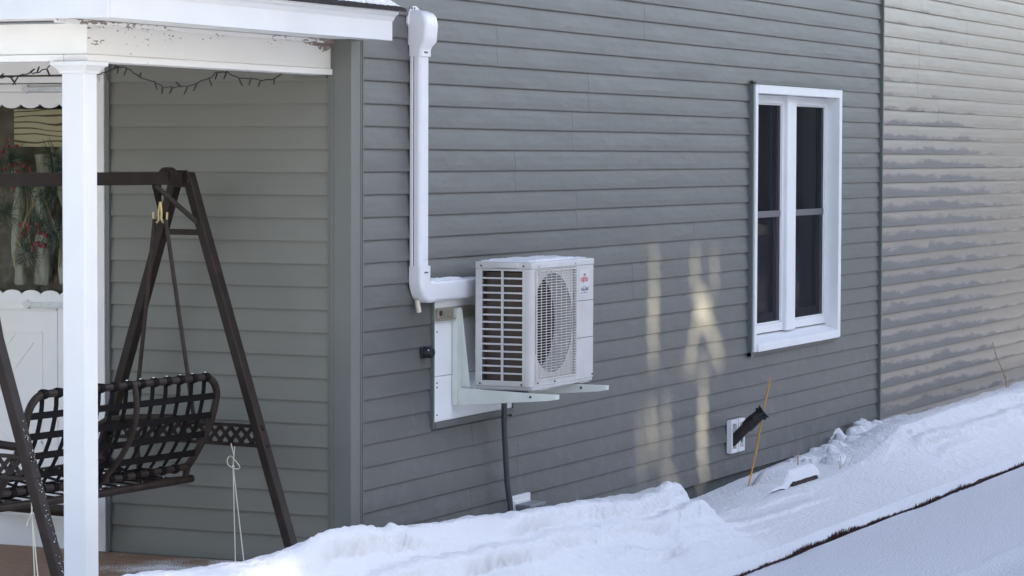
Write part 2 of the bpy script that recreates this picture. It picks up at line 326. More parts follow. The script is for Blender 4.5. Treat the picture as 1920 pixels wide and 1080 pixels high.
BASE = [(-8, -.1), (2.6, -.08), (3, -.17), (4.4, -.16), (5.1, -.125), (5.7, -.105), (6.4, -.08), (7.2, -.045), (7.7, -.005), (8.5, -.05), (9.2, -.03), (11, -.02), (17, 0)]
def bank_h(X, Y):
    s = -Y; c = cx(X, CREST); b = cx(X, BASE)
    bank = np.clip((c-b)/.15, 0, 1)                                   # 1 where a ploughed ridge stands
    s0 = .45+.05*fbm(X*1.1, X*0+4, 3)
    inner = b+(c-b)*sstep(-.02, s0*.9, s)
    t_ = np.clip((s-s0)/(1.0-s0), 0, 1); edge = -.215+.015*fbm(X*1.7, X*0+9, 3)
    outer = edge+(c-edge)*(1-t_)**1.35
    h = np.where(s < s0, inner, outer)
    dirt = np.zeros_like(h)
    for k, (off, hh, fq) in enumerate(((.07, .055, 1.3), (.19, .06, .9), (.31, .04, 1.7))):   # layers left by the plough blade
        p_ = s0+off+.10*fbm(X*fq, X*0+20+7*k, 4)+.035*fbm(X*9, X*0+k*5, 4)
        amp = bank*np.clip(3.5*(vn(X*1.1+5*k, X*0+50+k)-.25), 0, 1)
        h = h+amp*hh*(sstep(p_-.10, p_-.01, s)-1.0*sstep(p_, p_+.009, s))
        dirt = np.maximum(dirt, amp*np.exp(-((s-p_-.008)/.007)**2)*np.clip(1.9*vn(X*3+k*3, X*0+k)-.75, 0, 1)*np.clip(.3+.9*vn(X*22, Y*60), 0, 1)*.8)
    rl = np.random.RandomState(8)
    for k in range(60):                                               # tumbled lumps by the seam of the wall
        lx_, ls_, lr_ = rl.uniform(5.9, 7.9), rl.uniform(.02, .42), rl.uniform(.04, .12); an_ = rl.uniform(0, 6.28); ua_, ub_ = (X-lx_)*np.cos(an_)+(s-ls_)*np.sin(an_), -(X-lx_)*np.sin(an_)+(s-ls_)*np.cos(an_); q_ = (np.abs(ua_)**3+np.abs(ub_*1.5)**3)/lr_**3+.9*fbm(X*13+k, Y*13, 3)
        h = np.where(q_ < 1, np.maximum(h, b-.02+.38*lr_*np.exp(-((lx_-7.2)/.9)**2)+.32*lr_*np.clip(1-q_, 0, 1)**.35+.35*ua_), h)
    lum = 0.4*np.exp(-((X-7.0)/.75)**2)*sstep(.42, .1, s)                 # tumbled lumps by the seam of the wall
    h = h+lum*(.10*np.abs(fbm(X*5, Y*5+3, 3))*2.2-.01)
    h = h+bank*(.04*fbm(X*4, Y*4, 4)+.022*np.abs(fbm(X*11, Y*11, 3))+.010*fbm(X*30, Y*30, 2))+.010*fbm(X*2.5, Y*2.5, 4)+.005*fbm(X*24, Y*24, 3)
    h = h-.05*np.exp(-((X-1.9)/.35)**2-((s-.74)/.06)**2)-.05*np.exp(-((X-.75)/.18)**2-((s-.80)/.05)**2)
    h = np.where(s > .987, GZ-.02, h)
    return h, np.clip(dirt, 0, .9)
structure(grid_obj('snow_bank', np.arange(-6, 15, .02), np.arange(-1.02, .12, .009), bank_h, 'snow_bank'))
# ------------------------------------------------------------------ house
house = thing('house', 'grey clapboard sided house with twin window and old pale siding on its extension', 'house', (0, 0, -.3))
XM, XR, WB = 7.78, 15.0, -.062
side_wall = obj('side_wall', MB().box(0.02, 5.17, .004, .2, -.05, 5.6).box(6.81, XM+.02, .004, .2, -.05, 5.6).box(5.17, 6.81, .004, .2, -.05, .67).box(5.17, 6.81, .004, .2, 2.24, 5.6), 'siding', house)
ext_wall = obj('extension_wall', MB().box(XM+.02, XR, .004, .2, -.05, 5.6), 'siding_old', house)
front_wall = obj('front_wall', MB().box(.004, .2, .2, 1.25, -.05, 5.6).box(.004, .2, 1.25, 2.62, 2.26, 5.6).box(.004, .2, 2.62, 8, -.05, 5.6), 'siding_porch', house)
obj('foundation', MB().box(.03, XR-.05, .012, .2, -.6, -.055).box(.02, .2, .2, 8, -.6, -.055), 'foundation', house)
obj('roof', MB().prism([(-.45, 5.5), (4, 7.6), (8.5, 5.5), (8.5, 5.62), (4, 7.75), (-.45, 5.62)], 'x', -.4, XR+.4), 'shingle', house)
obj('rear_wall', MB().box(.2, XR, 7.8, 8, -.3, 5.6).box(XR-.2, XR-.003, .2, 7.8, -.3, 5.6), 'siding_porch', house)
PROF = [(.003, 0), (-.0125, 0), (-.0138, .004), (-.0118, .03), (-.0072, .07), (-.002, LAP+.004), (.003, LAP+.004)]
def plank(wall, x0, x1, zb, material, axis, proud=0, wav=1.0, seed=0):
    """one clapboard course between x0 and x1 (axis x: along the side walls, axis y: along the front wall)"""
    n = max(2, int((x1-x0)/.12)); mbp = MB(); k = len(PROF); xs = [x0+(x1-x0)*i/n for i in range(n+1)]
    arr = np.array(xs); wz = .0022*wav*2*fbm(arr*.9, arr*0+seed*1.37, 3); wy = .0022*wav*2*fbm(arr*1.6, arr*0+seed*2.11+40, 3)
    for i, x in enumerate(xs):
        for (yy_, z) in PROF:
            f_ = 1 if yy_ < 0 else 0; o_ = yy_-(proud+abs(wy[i]))*f_; zz_ = zb+z+wz[i]
            mbp.v.append((x, o_, zz_) if axis == 'x' else (o_, x, zz_))
    for i in range(n):
        for j in range(k):
            a = i*k+j; b = i*k+(j+1) % k; mbp.f.append((a, b, b+k, a+k))
    mbp.f.append(tuple(range(k))); mbp.f.append(tuple(n*k+j for j in reversed(range(k))))
    return obj('siding_plank', mbp, material, wall)
def clad(wall, xa, xb, zlo, zhi, zref, material, axis, cuts=(), seam=5.2, wav=1.0, seed=0):
    i0 = math.floor((zlo-zref)/LAP+.001); i1 = math.ceil((zhi-zref)/LAP)
    for i in range(i0, i1):
        zb = zref+i*LAP; zc = zb+LAP/2; spans = [(xa, xb)]
        for (c0, c1, d0, d1) in cuts:
            if d0 < zc < d1:
                spans = [q for sp in spans for q in (((sp[0], c0), (c1, sp[1])) if sp[0] < c0 and sp[1] > c1 else (sp,))]
        rs = random.Random(seed*100+i//2); off = rs.uniform(.8, seam)
        for (s0, s1) in spans:
            cutp = [s0]+[q for q in np.arange(xa+off, s1, seam) if s0+.25 < q < s1-.25]+[s1]
            for j in range(len(cutp)-1): plank(wall, cutp[j]-(.02 if j else 0), cutp[j+1], zb, material, axis, .0006*(j % 2), wav, seed*50+i)
WX0, WX1, WZ0, WZ1 = 5.145, 6.838, .636, 2.262
PX0, PX1, PZ0, PZ1 = .79, 1.70, .560, 1.15
clad(side_wall, .1, XM, -.04, 3.5, Z0, 'siding', 'x', [(WX0, WX1, WZ0, WZ1), (PX0, PX1, PZ0, PZ1)], seed=1)
clad(ext_wall, XM+.022, XR, -.06, 3.6, Z0-.009, 'siding_old', 'x', seam=2.6, wav=2.2, seed=2)
clad(front_wall, .095, 1.228, .02, 2.3, Z0-.002, 'siding_porch', 'y', seam=9, wav=.5, seed=3)
clad(front_wall, 2.66, 5.0, .02, 2.3, Z0-.002, 'siding_porch', 'y', seam=9, wav=.5, seed=4)
# trims of the walls
cp = obj('corner_post', MB().prism([(-.022, -.022), (.095, -.022), (.095, .0), (0.0, 0.0), (0.0, .095), (-.022, .095)], 'z', -.3, 2.33).prism([(-.022, -.0215), (.095, -.0215), (.095, 0), (0, 0), (0, .095), (-.0215, .095)], 'z', 2.3305, 5.5), 'trim_green', house, .002)
obj('corner_bead', MB().box(.084, .089, -.0255, -.021, -.3, 2.33), 'trim_green', cp); obj('corner_bead', MB().box(.067, .070, -.0245, -.021, -.3, 2.33), 'trim_green', cp)
obj('corner_bead', MB().box(-.0255, -.021, .084, .089, -.02, 2.33), 'trim_green', cp); obj('corner_bead', MB().box(-.0245, -.021, .064, .067, -.02, 2.33), 'trim_green', cp)
obj('seam_channel', MB().box(XM+.002, XM+.02, -.030, .0, WB, 5.5), 'channel', house)
obj('starter_strip', MB().box(.1, XM, -.009, .002, WB-.02, WB+.01), 'foundation', side_wall)
obj('base_channel', MB().box(-.016, .0, .1, 1.24, .001, .03), 'siding_porch', front_wall)
obj('frieze_trim', MB().box(-.03, -.001, .1, .26, 2.165, 2.2), 'trim_green', front_wall, .002)
obj('end_channel', MB().box(-.028, 0, 1.226, 1.248, .001, 2.3), 'trim_green', front_wall, .001)
# ---- twin window
win = obj('twin_window', MB().box(WX0+.03, WX1-.03, .19, .199, WZ0+.035, WZ1-.03), 'interior', house)
G = .075
yf, yb = -.045, .12
obj('j_channel', MB().box(WX0-.004, WX0+.016, -.034, .002, WZ0-.03, WZ1+.02), 'channel', win)
obj('side_casing', MB().box(WX0+.018, WX0+.06, yf, yb, WZ0+.0, WZ1), 'white_vinyl', win, .003)
obj('side_casing', MB().box(WX1-.055, WX1, yf, yb, WZ0+.0, WZ1), 'white_vinyl', win, .003)
obj('head_casing', MB().box(WX0+.06, WX1-.055, yf-.002, yb, WZ1-.055, WZ1-.001), 'white_vinyl', win, .003)
obj('head_flashing', MB().box(WX0-.004, WX1+.01, -.052, .002, WZ1+.0005, WZ1+.012), 'channel', win)
obj('sill', MB().prism([(yf-.012, WZ0), (yb, WZ0), (yb, WZ0+.095), (.055, WZ0+.085), (yf-.012, WZ0+.045)], 'x', WX0+.0605, WX1-.0555), 'white_vinyl', win, .003)
obj('apron_channel', MB().box(WX0-.004, WX1+.004, -.03, .002, WZ0-.022, WZ0-.001), 'siding', win)
MX = 6.015
obj('mullion', MB().box(MX-.085, MX+.085, .018, yb, WZ0+.09, WZ1-.056), 'white_vinyl', win, .004)
for (a, b_) in ((WX0+.061, MX-.086), (MX+.086, WX1-.056)):
    za, zb_ = WZ0+.094, WZ1-.058; zm = 1.465
    fr_ = MB().box(a, a+.035, .04, .088, za, zb_).box(b_-.035, b_, .04, .088, za, zb_).box(a+.035, b_-.035, .04, .088, za, za+.05).box(a+.035, b_-.035, .04, .088, zb_-.05, zb_)
    obj('window_frame', fr_, 'white_vinyl', win, .002)
    obj('frame_bead', MB().box(a+.036, a+.045, .052, .08, za+.051, zb_-.051).box(b_-.045, b_-.036, .052, .08, za+.051, zb_-.051).box(a+.046, b_-.046, .052, .08, zb_-.06, zb_-.051).box(a+.046, b_-.046, .052, .08, za+.051, za+.062), 'white_vinyl', win)
    ia, ib, ja, jb = a+.046, b_-.046, za+.063, zb_-.061
    obj('meeting_rail', MB().box(ia, ib, .0455, .0495, zm-.02, zm+.02), 'sash_grey', win, .002)
    obj('sash', MB().box(ia, ia+.03, .064, .078, zm+.021, jb).box(ib-.03, ib, .064, .078, zm+.021, jb), 'sash_grey', win)
    obj('sash', MB().box(ia, ia+.05, .072, .088, ja, zm-.021).box(ib-.055, ib, .072, .088, ja, zm-.021).box(ia+.05, ib-.055, .072, .088, ja, ja+.05), 'sash_grey', win)
    obj('pane', MB().box(ia+.03, ib-.03, .079, .083, zm+.02, jb), 'glass', win); obj('pane', MB().box(ia+.05, ib-.055, .089, .093, ja+.05, zm-.02), 'glass', win)
    cw_ = MB(); nc = 60
    for k in range(nc+1):
        x_ = ia+(ib-ia)*k/nc; y_ = .135+.018*math.sin(k*.9+a*7)+.008*math.sin(k*2.3); gap = abs(k/nc-.62) < .1
        cw_.v += [(x_, y_+(.03 if gap else 0), za), (x_, y_+(.03 if gap else 0), zb_)]
    for k in range(nc): cw_.f.append((2*k, 2*k+2, 2*k+3, 2*k+1))
    obj('curtain', cw_, 'curtain', win, smooth=True)
    obj('insect_screen', MB().box(ia, ib, .0502, .0508, ja, jb), 'screen', win)
# ---- door with scalloped trim
DY0, DY1 = 1.515, 2.45; GY0 = 1.40
door = obj('door', MB().box(-.02, .025, DY0, DY1, .10, 1.15).box(-.02, .025, GY0, DY1, 2.08, 2.15).box(-.02, .025, DY1-.09, DY1, 1.15, 2.04), 'door_white', house, .002)
obj('casing', MB().box(-.034, .06, 1.2495, 1.34, -.035, 2.19), 'white_paint', door, .003)
obj('casing', MB().box(-.022, .06, 1.341, DY0-.004, -.035, 1.15).box(-.022, .06, 1.341, GY0-.001, 1.1505, 2.19), 'door_white', door, .002)
obj('casing', MB().box(-.03, .06, DY1+.004, 2.66, -.035, 2.19), 'white_paint', door, .003)
obj('head_board', MB().box(-.03, .06, 1.2495, 2.66, 2.191, 2.4), 'door_white', door, .003)
obj('head_bead', MB().box(-.048, -.0305, 1.27, 2.66, 2.153, 2.183), 'white_paint', door, .006)
obj('kick_board', MB().box(-.03, .02, 1.342, DY1, -.03, .145), 'white_paint', door, .003)
def scallop(z_in, z_out, up, ph):
    pitch = .105; y = GY0; pts = []
    while y <= DY1+.0001:
        u_ = ((y-GY0)/pitch+ph) % 1.0; pts.append((y, z_out+up*(.026*math.sqrt(max(0, 1-(2*u_-1)**2))-.026))); y += pitch/12
    return MB().prism([(pts[0][0], z_in)]+pts+[(pts[-1][0], z_in)], 'x', -.03, -.0205)
obj('scalloped_trim', scallop(2.11, 2.038, -1, .1), 'white_paint', door); obj('scalloped_trim', scallop(1.14, 1.195, 1, .1), 'white_paint', door)
obj('rail_bead', MB().box(-.029, -.0205, DY0+.002, DY1, 1.099, 1.108), 'white_paint', door, .002)
for zc in (2.125, 1.129):
    hg = [(1.36, zc-.017), (1.36, zc+.017), (1.66, zc+.009), (1.668, zc+.022), (1.70, zc), (1.668, zc-.022), (1.66, zc-.009)]
    h_ = obj('strap_hinge', MB().prism(hg, 'x', -.037, -.0305), 'hinge_grey', door, .001)
    for yy_ in (1.44, 1.55, 1.645): obj('screw', MB().tube([(-.036, yy_, zc), (-.040, yy_, zc)], .004, 8), 'hinge_grey', h_)
for (p0, p1) in (((1.60, 1.0), (2.3, 1.0)), ((1.60, .27), (2.3, .27)), ((1.60, .27), (1.60, 1.0)), ((1.57, .45), (2.0, .98)), ((1.62, .3), (2.2, .99)), ((1.65, .95), (2.2, .3)), ((1.75, .99), (2.3, .34))):
    obj('panel_bead', MB().bar((-.0215, *p0), (-.0215, *p1), .010, .004, (1, 0, 0)), 'door_white', door, .001)
obj('glass_pane', MB().box(-.006, -.002, GY0, DY1-.09, 1.15, 2.08), 'door_glass', door)
obj('back_board', MB().box(.19, .2, DY0-.1, DY1+.1, 1.0, 2.2).box(.0255, .19, DY0-.1, DY1+.1, 1.09, 1.1), 'niche', door)
# things displayed behind the door glass
gb = obj('grained_board', MB().box(.055, .07, 1.36, 1.80, 1.86, 2.035), 'grain_board'); tag(gb, 'tan wooden board with swirling grain behind the door glass', 'board')
for i, (y, z0_, z1_, r_) in enumerate(((1.53, 1.22, 1.86, .028), (1.66, 1.22, 1.83, .036), (1.79, 1.22, 1.80, .030))):
    lg = obj('birch_stick', MB().tube([(.075+.008*math.sin(k*1.7+i), y+.012*math.sin(k*1.1+i*2), z0_+(z1_-z0_)*k/9) for k in range(10)], [r_*(1+.15*math.sin(k*2.3+i)) for k in range(10)], 10), 'birch', smooth=True)
    tag(lg, ('slender pale stick behind the door glass next to the casing', 'thickest pale stick behind the door glass', 'pale stick behind the door glass, farthest from the casing')[i], 'stick', 'pale sticks behind the door glass')
spray = thing('pine_spray', 'pine branches with red berries and curly twigs behind the door glass', 'decoration', (.07, 1.65, 1.2))
rg = random.Random(5)
for c_ in ((1.60, 1.64), (1.80, 1.80), (1.56, 1.45), (1.70, 1.36), (1.83, 1.55), (1.55, 1.78), (1.72, 1.70), (1.64, 1.50)):
    mbn = MB()
    for k in range(70):
        a = rg.uniform(0, 6.283); l_ = rg.uniform(.04, .10); p0 = Vector((rg.uniform(.01, .04), c_[0]+rg.gauss(0, .015), c_[1]+rg.gauss(0, .02))); mbn.bar(p0, p0+Vector((rg.uniform(-.02, .03), math.cos(a)*l_, math.sin(a)*l_)), .0016, .0016)
    obj('needles', mbn, 'pine', spray)
for k in range(40):
    c_ = rg.choice(((1.78, 1.72), (1.72, 1.75), (1.64, 1.44), (1.80, 1.86), (1.70, 1.50), (1.62, 1.40)))
    obj('berry', MB().ball((rg.uniform(.006, .03), c_[0]+rg.gauss(0, .03), c_[1]+rg.gauss(0, .035)), .0095, 8, 6), 'berry', spray, smooth=True)
for k in range(7):
    y0_ = rg.uniform(1.54, 1.85); zt = rg.uniform(1.6, 1.85); pts = [(.025, y0_+.05*math.sin(q*.5+k), 1.3+(zt-1.3)*q/9) for q in range(10)]
    obj('twig', MB().tube(pts, .0022, 5), 'straw', spray)
# ------------------------------------------------------------------ porch
porch = thing('porch', 'white trimmed porch with square post, peeling beam and wooden deck', 'porch', (-1, 2, -.3))
BY, BX = .08, -1.962
obj('side_beam', MB().box(BX+.001, .0, BY, BY+.09, 2.205, 2.322), 'beam_peel', porch, .002)
obj('side_beam_cap', MB().box(BX-.008, -.001, BY-.009, BY+.1, 2.178, 2.2045), 'beam_peel', porch, .003)
obj('front_beam', MB().box(BX, BX+.09, BY+.0905, 4.3, 2.206, 2.321).box(BX-.0005, BX+.0005, BY+.001, BY+.0905, 2.206, 2.321), 'white_paint', porch, .002)
obj('front_beam_cap', MB().box(BX-.0085, BX+.1, BY+.1005, 4.3, 2.179, 2.2045), 'white_paint', porch, .003)
A = .255; fy, fx, fe = BY-A, BX-A, .075
fas = obj('side_fascia', MB().box(fx+.02, fe, fy, fy+.02, 2.328, 2.43), 'fascia_white', porch, .002)
obj('crown_moulding', MB().prism([(fy-.0005, 2.412), (fy+.015, 2.412), (fy+.015, 2.454), (fy-.03, 2.454), (fy-.027, 2.443), (fy-.012, 2.432)], 'x', fx-.01, fe+.004), 'fascia_white', fas)
obj('front_fascia', MB().box(fx, fx+.0195, fy+.0005, 4.4, 2.327, 2.454), 'fascia_white', porch, .002)
obj('soffit', MB().box(fx+.02, fe-.02, fy+.021, BY+.12, 2.334, 2.346).box(fx+.021, BX+.12, BY+.121, 4.4, 2.334, 2.346), 'white_paint', porch)
obj('soffit_bead', MB().box(fx+.03, .0, BY-.02, BY-.0005, 2.314, 2.333), 'beam_peel', porch, .004)
obj('ceiling', MB().box(BX+.121, -.005, BY+.121, 4.4, 2.35, 2.36), 'white_paint', porch)
rf = obj('roof', MB().prism([(fy-.045, 2.455), (fy-.045, 2.469), (2.2, 3.267), (2.2, 3.247)], 'x', fx-.03, fe+.05), 'shingle', porch)
rx = np.arange(fx-.02, fe+.045, .012)
sn = MB(); ns = len(rx)
for x in rx:
    e_ = fy-.030+.016*random.random(); th = .020+.018*random.random(); k_ = min(1, (fe+.045-x)/.12)
    for q, (dy, dz) in enumerate(((0, .001), (.012, th*k_), (.10, (.05)*k_), (.9, .06*k_), (.9, .001))): sn.v.append((x, e_+dy, 2.470+.363*(e_+dy-fy+.045)+dz))
for i in range(ns-1):
    for q in range(4): sn.f.append((i*5+q, i*5+5+q, i*5+6+q, i*5+1+q))
o = obj('roof_snow', sn, 'snow', None, smooth=True); tag(o, 'thin snow lying on the dark shingle edge of the porch roof', 'snow', kind='stuff')
CY = .093
co = obj('column', MB().box(BX, BX+.090, CY, CY+.102, -.32, 2.15), 'column_white', porch, .006, seg=3)
cp_ = []
for (zz_, g_) in ((2.132, .001), (2.134, .005), (2.142, .007), (2.150, .014), (2.158, .022), (2.163, .030), (2.1775, .031)): cp_.append((zz_, g_))
cap_ = MB()
for (zz_, g_) in cp_: cap_.v += [(BX-g_, CY-g_, zz_), (BX+.09+g_, CY-g_, zz_), (BX+.09+g_, CY+.102+g_, zz_), (BX-g_, CY+.102+g_, zz_)]
for i in range(len(cp_)-1):
    for j in range(4): cap_.f.append((i*4+j, i*4+(j+1) % 4, i*4+4+(j+1) % 4, i*4+4+j))
cap_.f += [(0, 1, 2, 3), tuple(len(cap_.v)-4+j for j in range(4))]
obj('capital', cap_, 'column_white', co)
obj('far_column', MB().box(BX-.004, BX+.094, 4.1, 4.2, -.32, 2.178), 'white_vinyl', porch, .006)
nb = 15; bw = (-.03-(-2.1))/nb
for i in range(nb): obj('deck_board', MB().box(-2.1+i*bw+.003, -2.1+(i+1)*bw-.003, .005, 4.4, -.028, 0), 'deck_wood', porch, .002)
obj('deck_rim', MB().box(-2.08, -.06, .012, 4.38, -.25, -.03), 'deck_wood', porch)
# ------------------------------------------------------------------ string lights
def string(path, drops, label, nm=13):
    s_ = thing('string_lights', label, 'string lights', path[0])
    pts = [Vector(p) for p in path]; fine = []
    for i in range(len(pts)-1):
        for k in range(4): fine.append(pts[i].lerp(pts[i+1], k/4)+Vector((0, rg.uniform(-.003, .003), rg.uniform(-.003, .003))))
    fine.append(pts[-1]); obj('wire', MB().tube(fine, .0025, 6), 'wire_dark', s_, smooth=True)
    for p in pts[1:-1]:
        d = Vector((rg.uniform(-.6, .6), rg.uniform(-.5, .5), -1 if rg.random() < .7 else .35)).normalized()*rg.uniform(.026, .040)
        obj('bulb', MB().tube([p, p+d*.5, p+d], [.003, .0038, .0028], 6), 'wire_dark', s_, smooth=True)
    return s_
ys_ = .20
string([(x_, ys_, z_) for x_, z_ in ((-1.84, 2.15), (-1.7, 2.137), (-1.639, 2.147), (-1.582, 2.163), (-1.555, 2.17), (-1.493, 2.168), (-1.399, 2.135), (-1.287, 2.116), (-1.226, 2.099), (-1.15, 2.1), (-1.082, 2.102), (-1.032, 2.105), (-.956, 2.122), (-.862, 2.142), (-.792, 2.171), (-.718, 2.173), (-.616, 2.149), (-.517, 2.151), (-.43, 2.146), (-.309, 2.154), (-.239, 2.18))], 0, 'dark string lights drooping below the peeling side beam')
xs_ = BX+.11
string([(xs_, y_, z_) for y_, z_ in ((.295, 2.178), (.335, 2.155), (.379, 2.141), (.416, 2.139), (.466, 2.127), (.503, 2.126), (.552, 2.122), (.61, 2.118), (.68, 2.13), (.75, 2.17))], 0, 'dark string lights hanging in front of the white door head')
# ------------------------------------------------------------------ porch swing (local frame turned about 7 degrees)
c7, s7 = math.cos(R(-7)), math.sin(R(-7))
def L(x, y, z): return Vector((-.28+x*c7-y*s7, .68+x*s7+y*c7, z))
sw = thing('porch_swing', 'brown metal A-frame porch swing with strap bench on the deck', 'swing', L(-.75, 0, 0))
LEN = 1.5
obj('top_beam', MB().bar(L(.05, 0, 1.722), L(-LEN-.08, 0, 1.722), .05, .056), 'swing_brown', sw, .004)
for x in (0, -LEN):
    fr = -1
    for sy in (-1, 1):
        lg = obj('leg', MB().bar(L(x, sy*.03, 1.74), L(x, sy*.635, 0), .042, .05, (c7, s7, 0)), 'swing_brown', sw, .004)
        obj('bolt', MB().tube([L(x+.03, sy*.045, 1.71), L(x-.03, sy*.045, 1.71)], .009, 8), 'dark_metal', lg)
        obj('brace', MB().bar(L(x-.2 if x == 0 else x+.2, 0, 1.695), L(x, sy*.105, 1.51), .018, .018), 'swing_brown', sw)
    obj('gusset', MB().bar(L(x-.028, -.05, 1.72), L(x-.028, .05, 1.72), .006, .075).tube([L(x-.08, 0, 1.735), L(x-.13, 0, 1.735)], .036, 12), 'swing_brown', sw, .002)
    obj('crossbar', MB().bar(L(x, -.12, 1.485), L(x, .12, 1.485), .022, .026), 'swing_brown', sw)
    lat = obj('lattice_rail', MB().bar(L(x, -.435, .644), L(x, .435, .644), .022, .014).bar(L(x, -.465, .560), L(x, .465, .560), .022, .014), 'swing_brown', sw)
    ml = MB()
    for k in range(-7, 8):
        c_ = k*.058
        for d_ in (-1, 1):
            if abs(c_) < .43: ml.bar(L(x+.003*d_, c_-d_*.036, .565), L(x+.003*d_, c_+d_*.036, .64), .004, .017, (0, 1, 0))
    obj('lattice', ml, 'swing_brown', lat)
    hk = obj('hook', MB().tube([L(x-.16 if x == 0 else x+.16, 0, z) for z in (1.70, 1.66, 1.62)], .006, 8), 'strap_dark', sw)
    xh = x-.16 if x == 0 else x+.16
    for sy in (-1, 1):
        hk_ = [L(xh, sy*q[0], q[1]) for q in ((.0, 1.62), (.004, 1.60), (.008, 1.57), (.006, 1.545), (.016, 1.530), (.032, 1.532), (.038, 1.55), (.039, 1.575))]
        obj('hook_prong', MB().tube(hk_, .0052, 8), 'brass', sw, smooth=True)
        xa_ = -.19 if x == 0 else -LEN+.19
        obj('hanger_rod', MB().tube([L(xh, sy*.03, 1.545), L(xa_, sy*(.21 if sy < 0 else .12), .67)], .0095, 8), 'tube_brown', sw, smooth=True)
obj('stretcher', MB().tube([L(.0, .555, .205), L(.0, .72, .2), L(.02, 1.25, .2)], .027, 10), 'tube_brown', sw, smooth=True)
XA, XB = -.12, -LEN+.15         # bench ends along the beam
def back(t_): # backrest profile from top to bottom
    return (-.285+.17*t_*t_+.0*t_, .868-.405*t_)
def arc_pts():
    p = []
    for k in range(9):
        a = math.pi/2*k/8; p.append((XA-.10+.10*math.sin(a), *back(.24*(1-math.cos(a)))))
    return p
right_ = arc_pts(); mirror = [(XA+XB-q[0], q[1], q[2]) for q in right_]
loop = [L(*q) for q in reversed(mirror)]+[L(*q) for q in right_]
tail = [L(XA, *back(.24+.76*k/8)) for k in range(1, 9)]; tail2 = [L(XB, *back(.24+.76*k/8)) for k in range(1, 9)]
obj('back_frame', MB().tube(list(reversed(tail2))+loop+tail, .0165, 10), 'tube_brown', sw, smooth=True)
byb, bzb = back(1)
obj('back_rail', MB().tube([L(XA, byb, bzb), L((XA+XB)/2, byb, bzb-.008), L(XB, byb, bzb)], .016, 8), 'tube_brown', sw, smooth=True)
obj('back_rib', MB().tube([L((XA+XB)/2+.02, back(k/8)[0]-.022-.03*math.sin(math.pi*k/8), back(k/8)[1]) for k in range(9)]+[L((XA+XB)/2+.02, byb+.05, bzb-.08)], .013, 8), 'tube_brown', sw, smooth=True)
nst = 13; strap_x = [XA-.09+(XB-XA+.18)*i/(nst-1) for i in range(nst)]
wraps = []
for x in strap_x:
    ms_ = MB()
    for k in range(8):
        a, b_ = back(k/8), back((k+1)/8); ms_.bar(L(x, a[0]+.006, a[1]), L(x, b_[0]+.006, b_[1]), .028, .004, (0, -1, 0))
    st_ = obj('back_strap', ms_, 'strap_dark', sw)
    ty, tz = back(0); obj('strap_wrap', MB().tube([L(x-.016, ty, tz), L(x, ty, tz), L(x+.016, ty, tz)], [.0195, .022, .0195], 10), 'strap_dark', st_, smooth=True)
    obj('strap_wrap', MB().tube([L(x-.016, byb, bzb-.003), L(x, byb, bzb-.003), L(x+.016, byb, bzb-.003)], [.019, .022, .019], 10), 'strap_dark', st_, smooth=True)
for t_ in (.21, .42, .63, .84):
    yb_, zb_ = back(t_); obj('cross_strap', MB().bar(L(XA, yb_-.002, zb_), L(XB, yb_-.002, zb_), .004, .028), 'strap_dark', sw)
SR, SF = (-.10, .405), (.36, .455)  # seat rear and front rails (y, z)
for (y, z) in (SR, SF, ((SR[0]+SF[0])/2, .418)): obj('seat_rail', MB().tube([L(XA+.05, y, z), L((XA+XB)/2, y, z-.006), L(XB-.05, y, z)], .0175, 10), 'tube_brown', sw, smooth=True)
for x in strap_x: obj('seat_strap', MB().bar(L(x, SR[0], SR[1]+.012), L(x, .13, .428), .028, .004).bar(L(x, .13, .428), L(x, SF[0], SF[1]+.012), .028, .004), 'strap_dark', sw)
for y, z in ((.0, .428), (.12, .440), (.25, .455)): obj('seat_cross_strap', MB().bar(L(XA, y, z), L(XB, y, z), .028, .004), 'strap_dark', sw)
for x in (XA, XB):
    obj('arm', MB().tube([L(x, back(.45)[0], .66), L(x, -.02, .672), L(x, .18, .662), L(x, .33, .645), L(x, .40, .61), L(x, .41, .55), L(x, .36, .46), L(x, .22, .405), L(x, .05, .385), L(x, SR[0], SR[1]), L(x, byb, bzb)], .017, 10), 'tube_brown', sw, smooth=True)
    obj('arm_post', MB().tube([L(x, .21, .665), L(x, .17, .54), L(x, .15, .42)], .013, 8), 'tube_brown', sw, smooth=True)
# snow caught on the swing
ms_ = MB()
for x in strap_x:
    ty, tz = back(0)
    if rg.random() < .8: ms_.ball(L(x+rg.uniform(-.004, .004), ty, tz+.0165), .0075, 7, 5)
    if rg.random() < .6: ms_.ball(L(x, byb-.004, bzb+.0165), .0065, 7, 5)
for k in range(90):
    x = rg.choice(strap_x)+rg.uniform(-.012, .012); f_ = rg.random(); ms_.ball(L(x, SR[0]+(SF[0]-SR[0])*f_, SR[1]+.016+.05*f_-.02*math.sin(math.pi*f_)), rg.uniform(.002, .005), 5, 4)
lx, ly = L(-LEN, -.03, 1.74), L(-LEN, -.635, 0)
for k in range(70):
    f_ = rg.uniform(.55, .9); q = lx.lerp(ly, f_)+Vector((rg.uniform(-.018, .018), -.0225, .009)); ms_.ball(q, rg.uniform(.0008, .0026), 5, 4)
tag(obj('swing_snow', ms_, 'snow', None, smooth=True), 'flecks of snow caught on the brown swing', 'snow', kind='stuff')
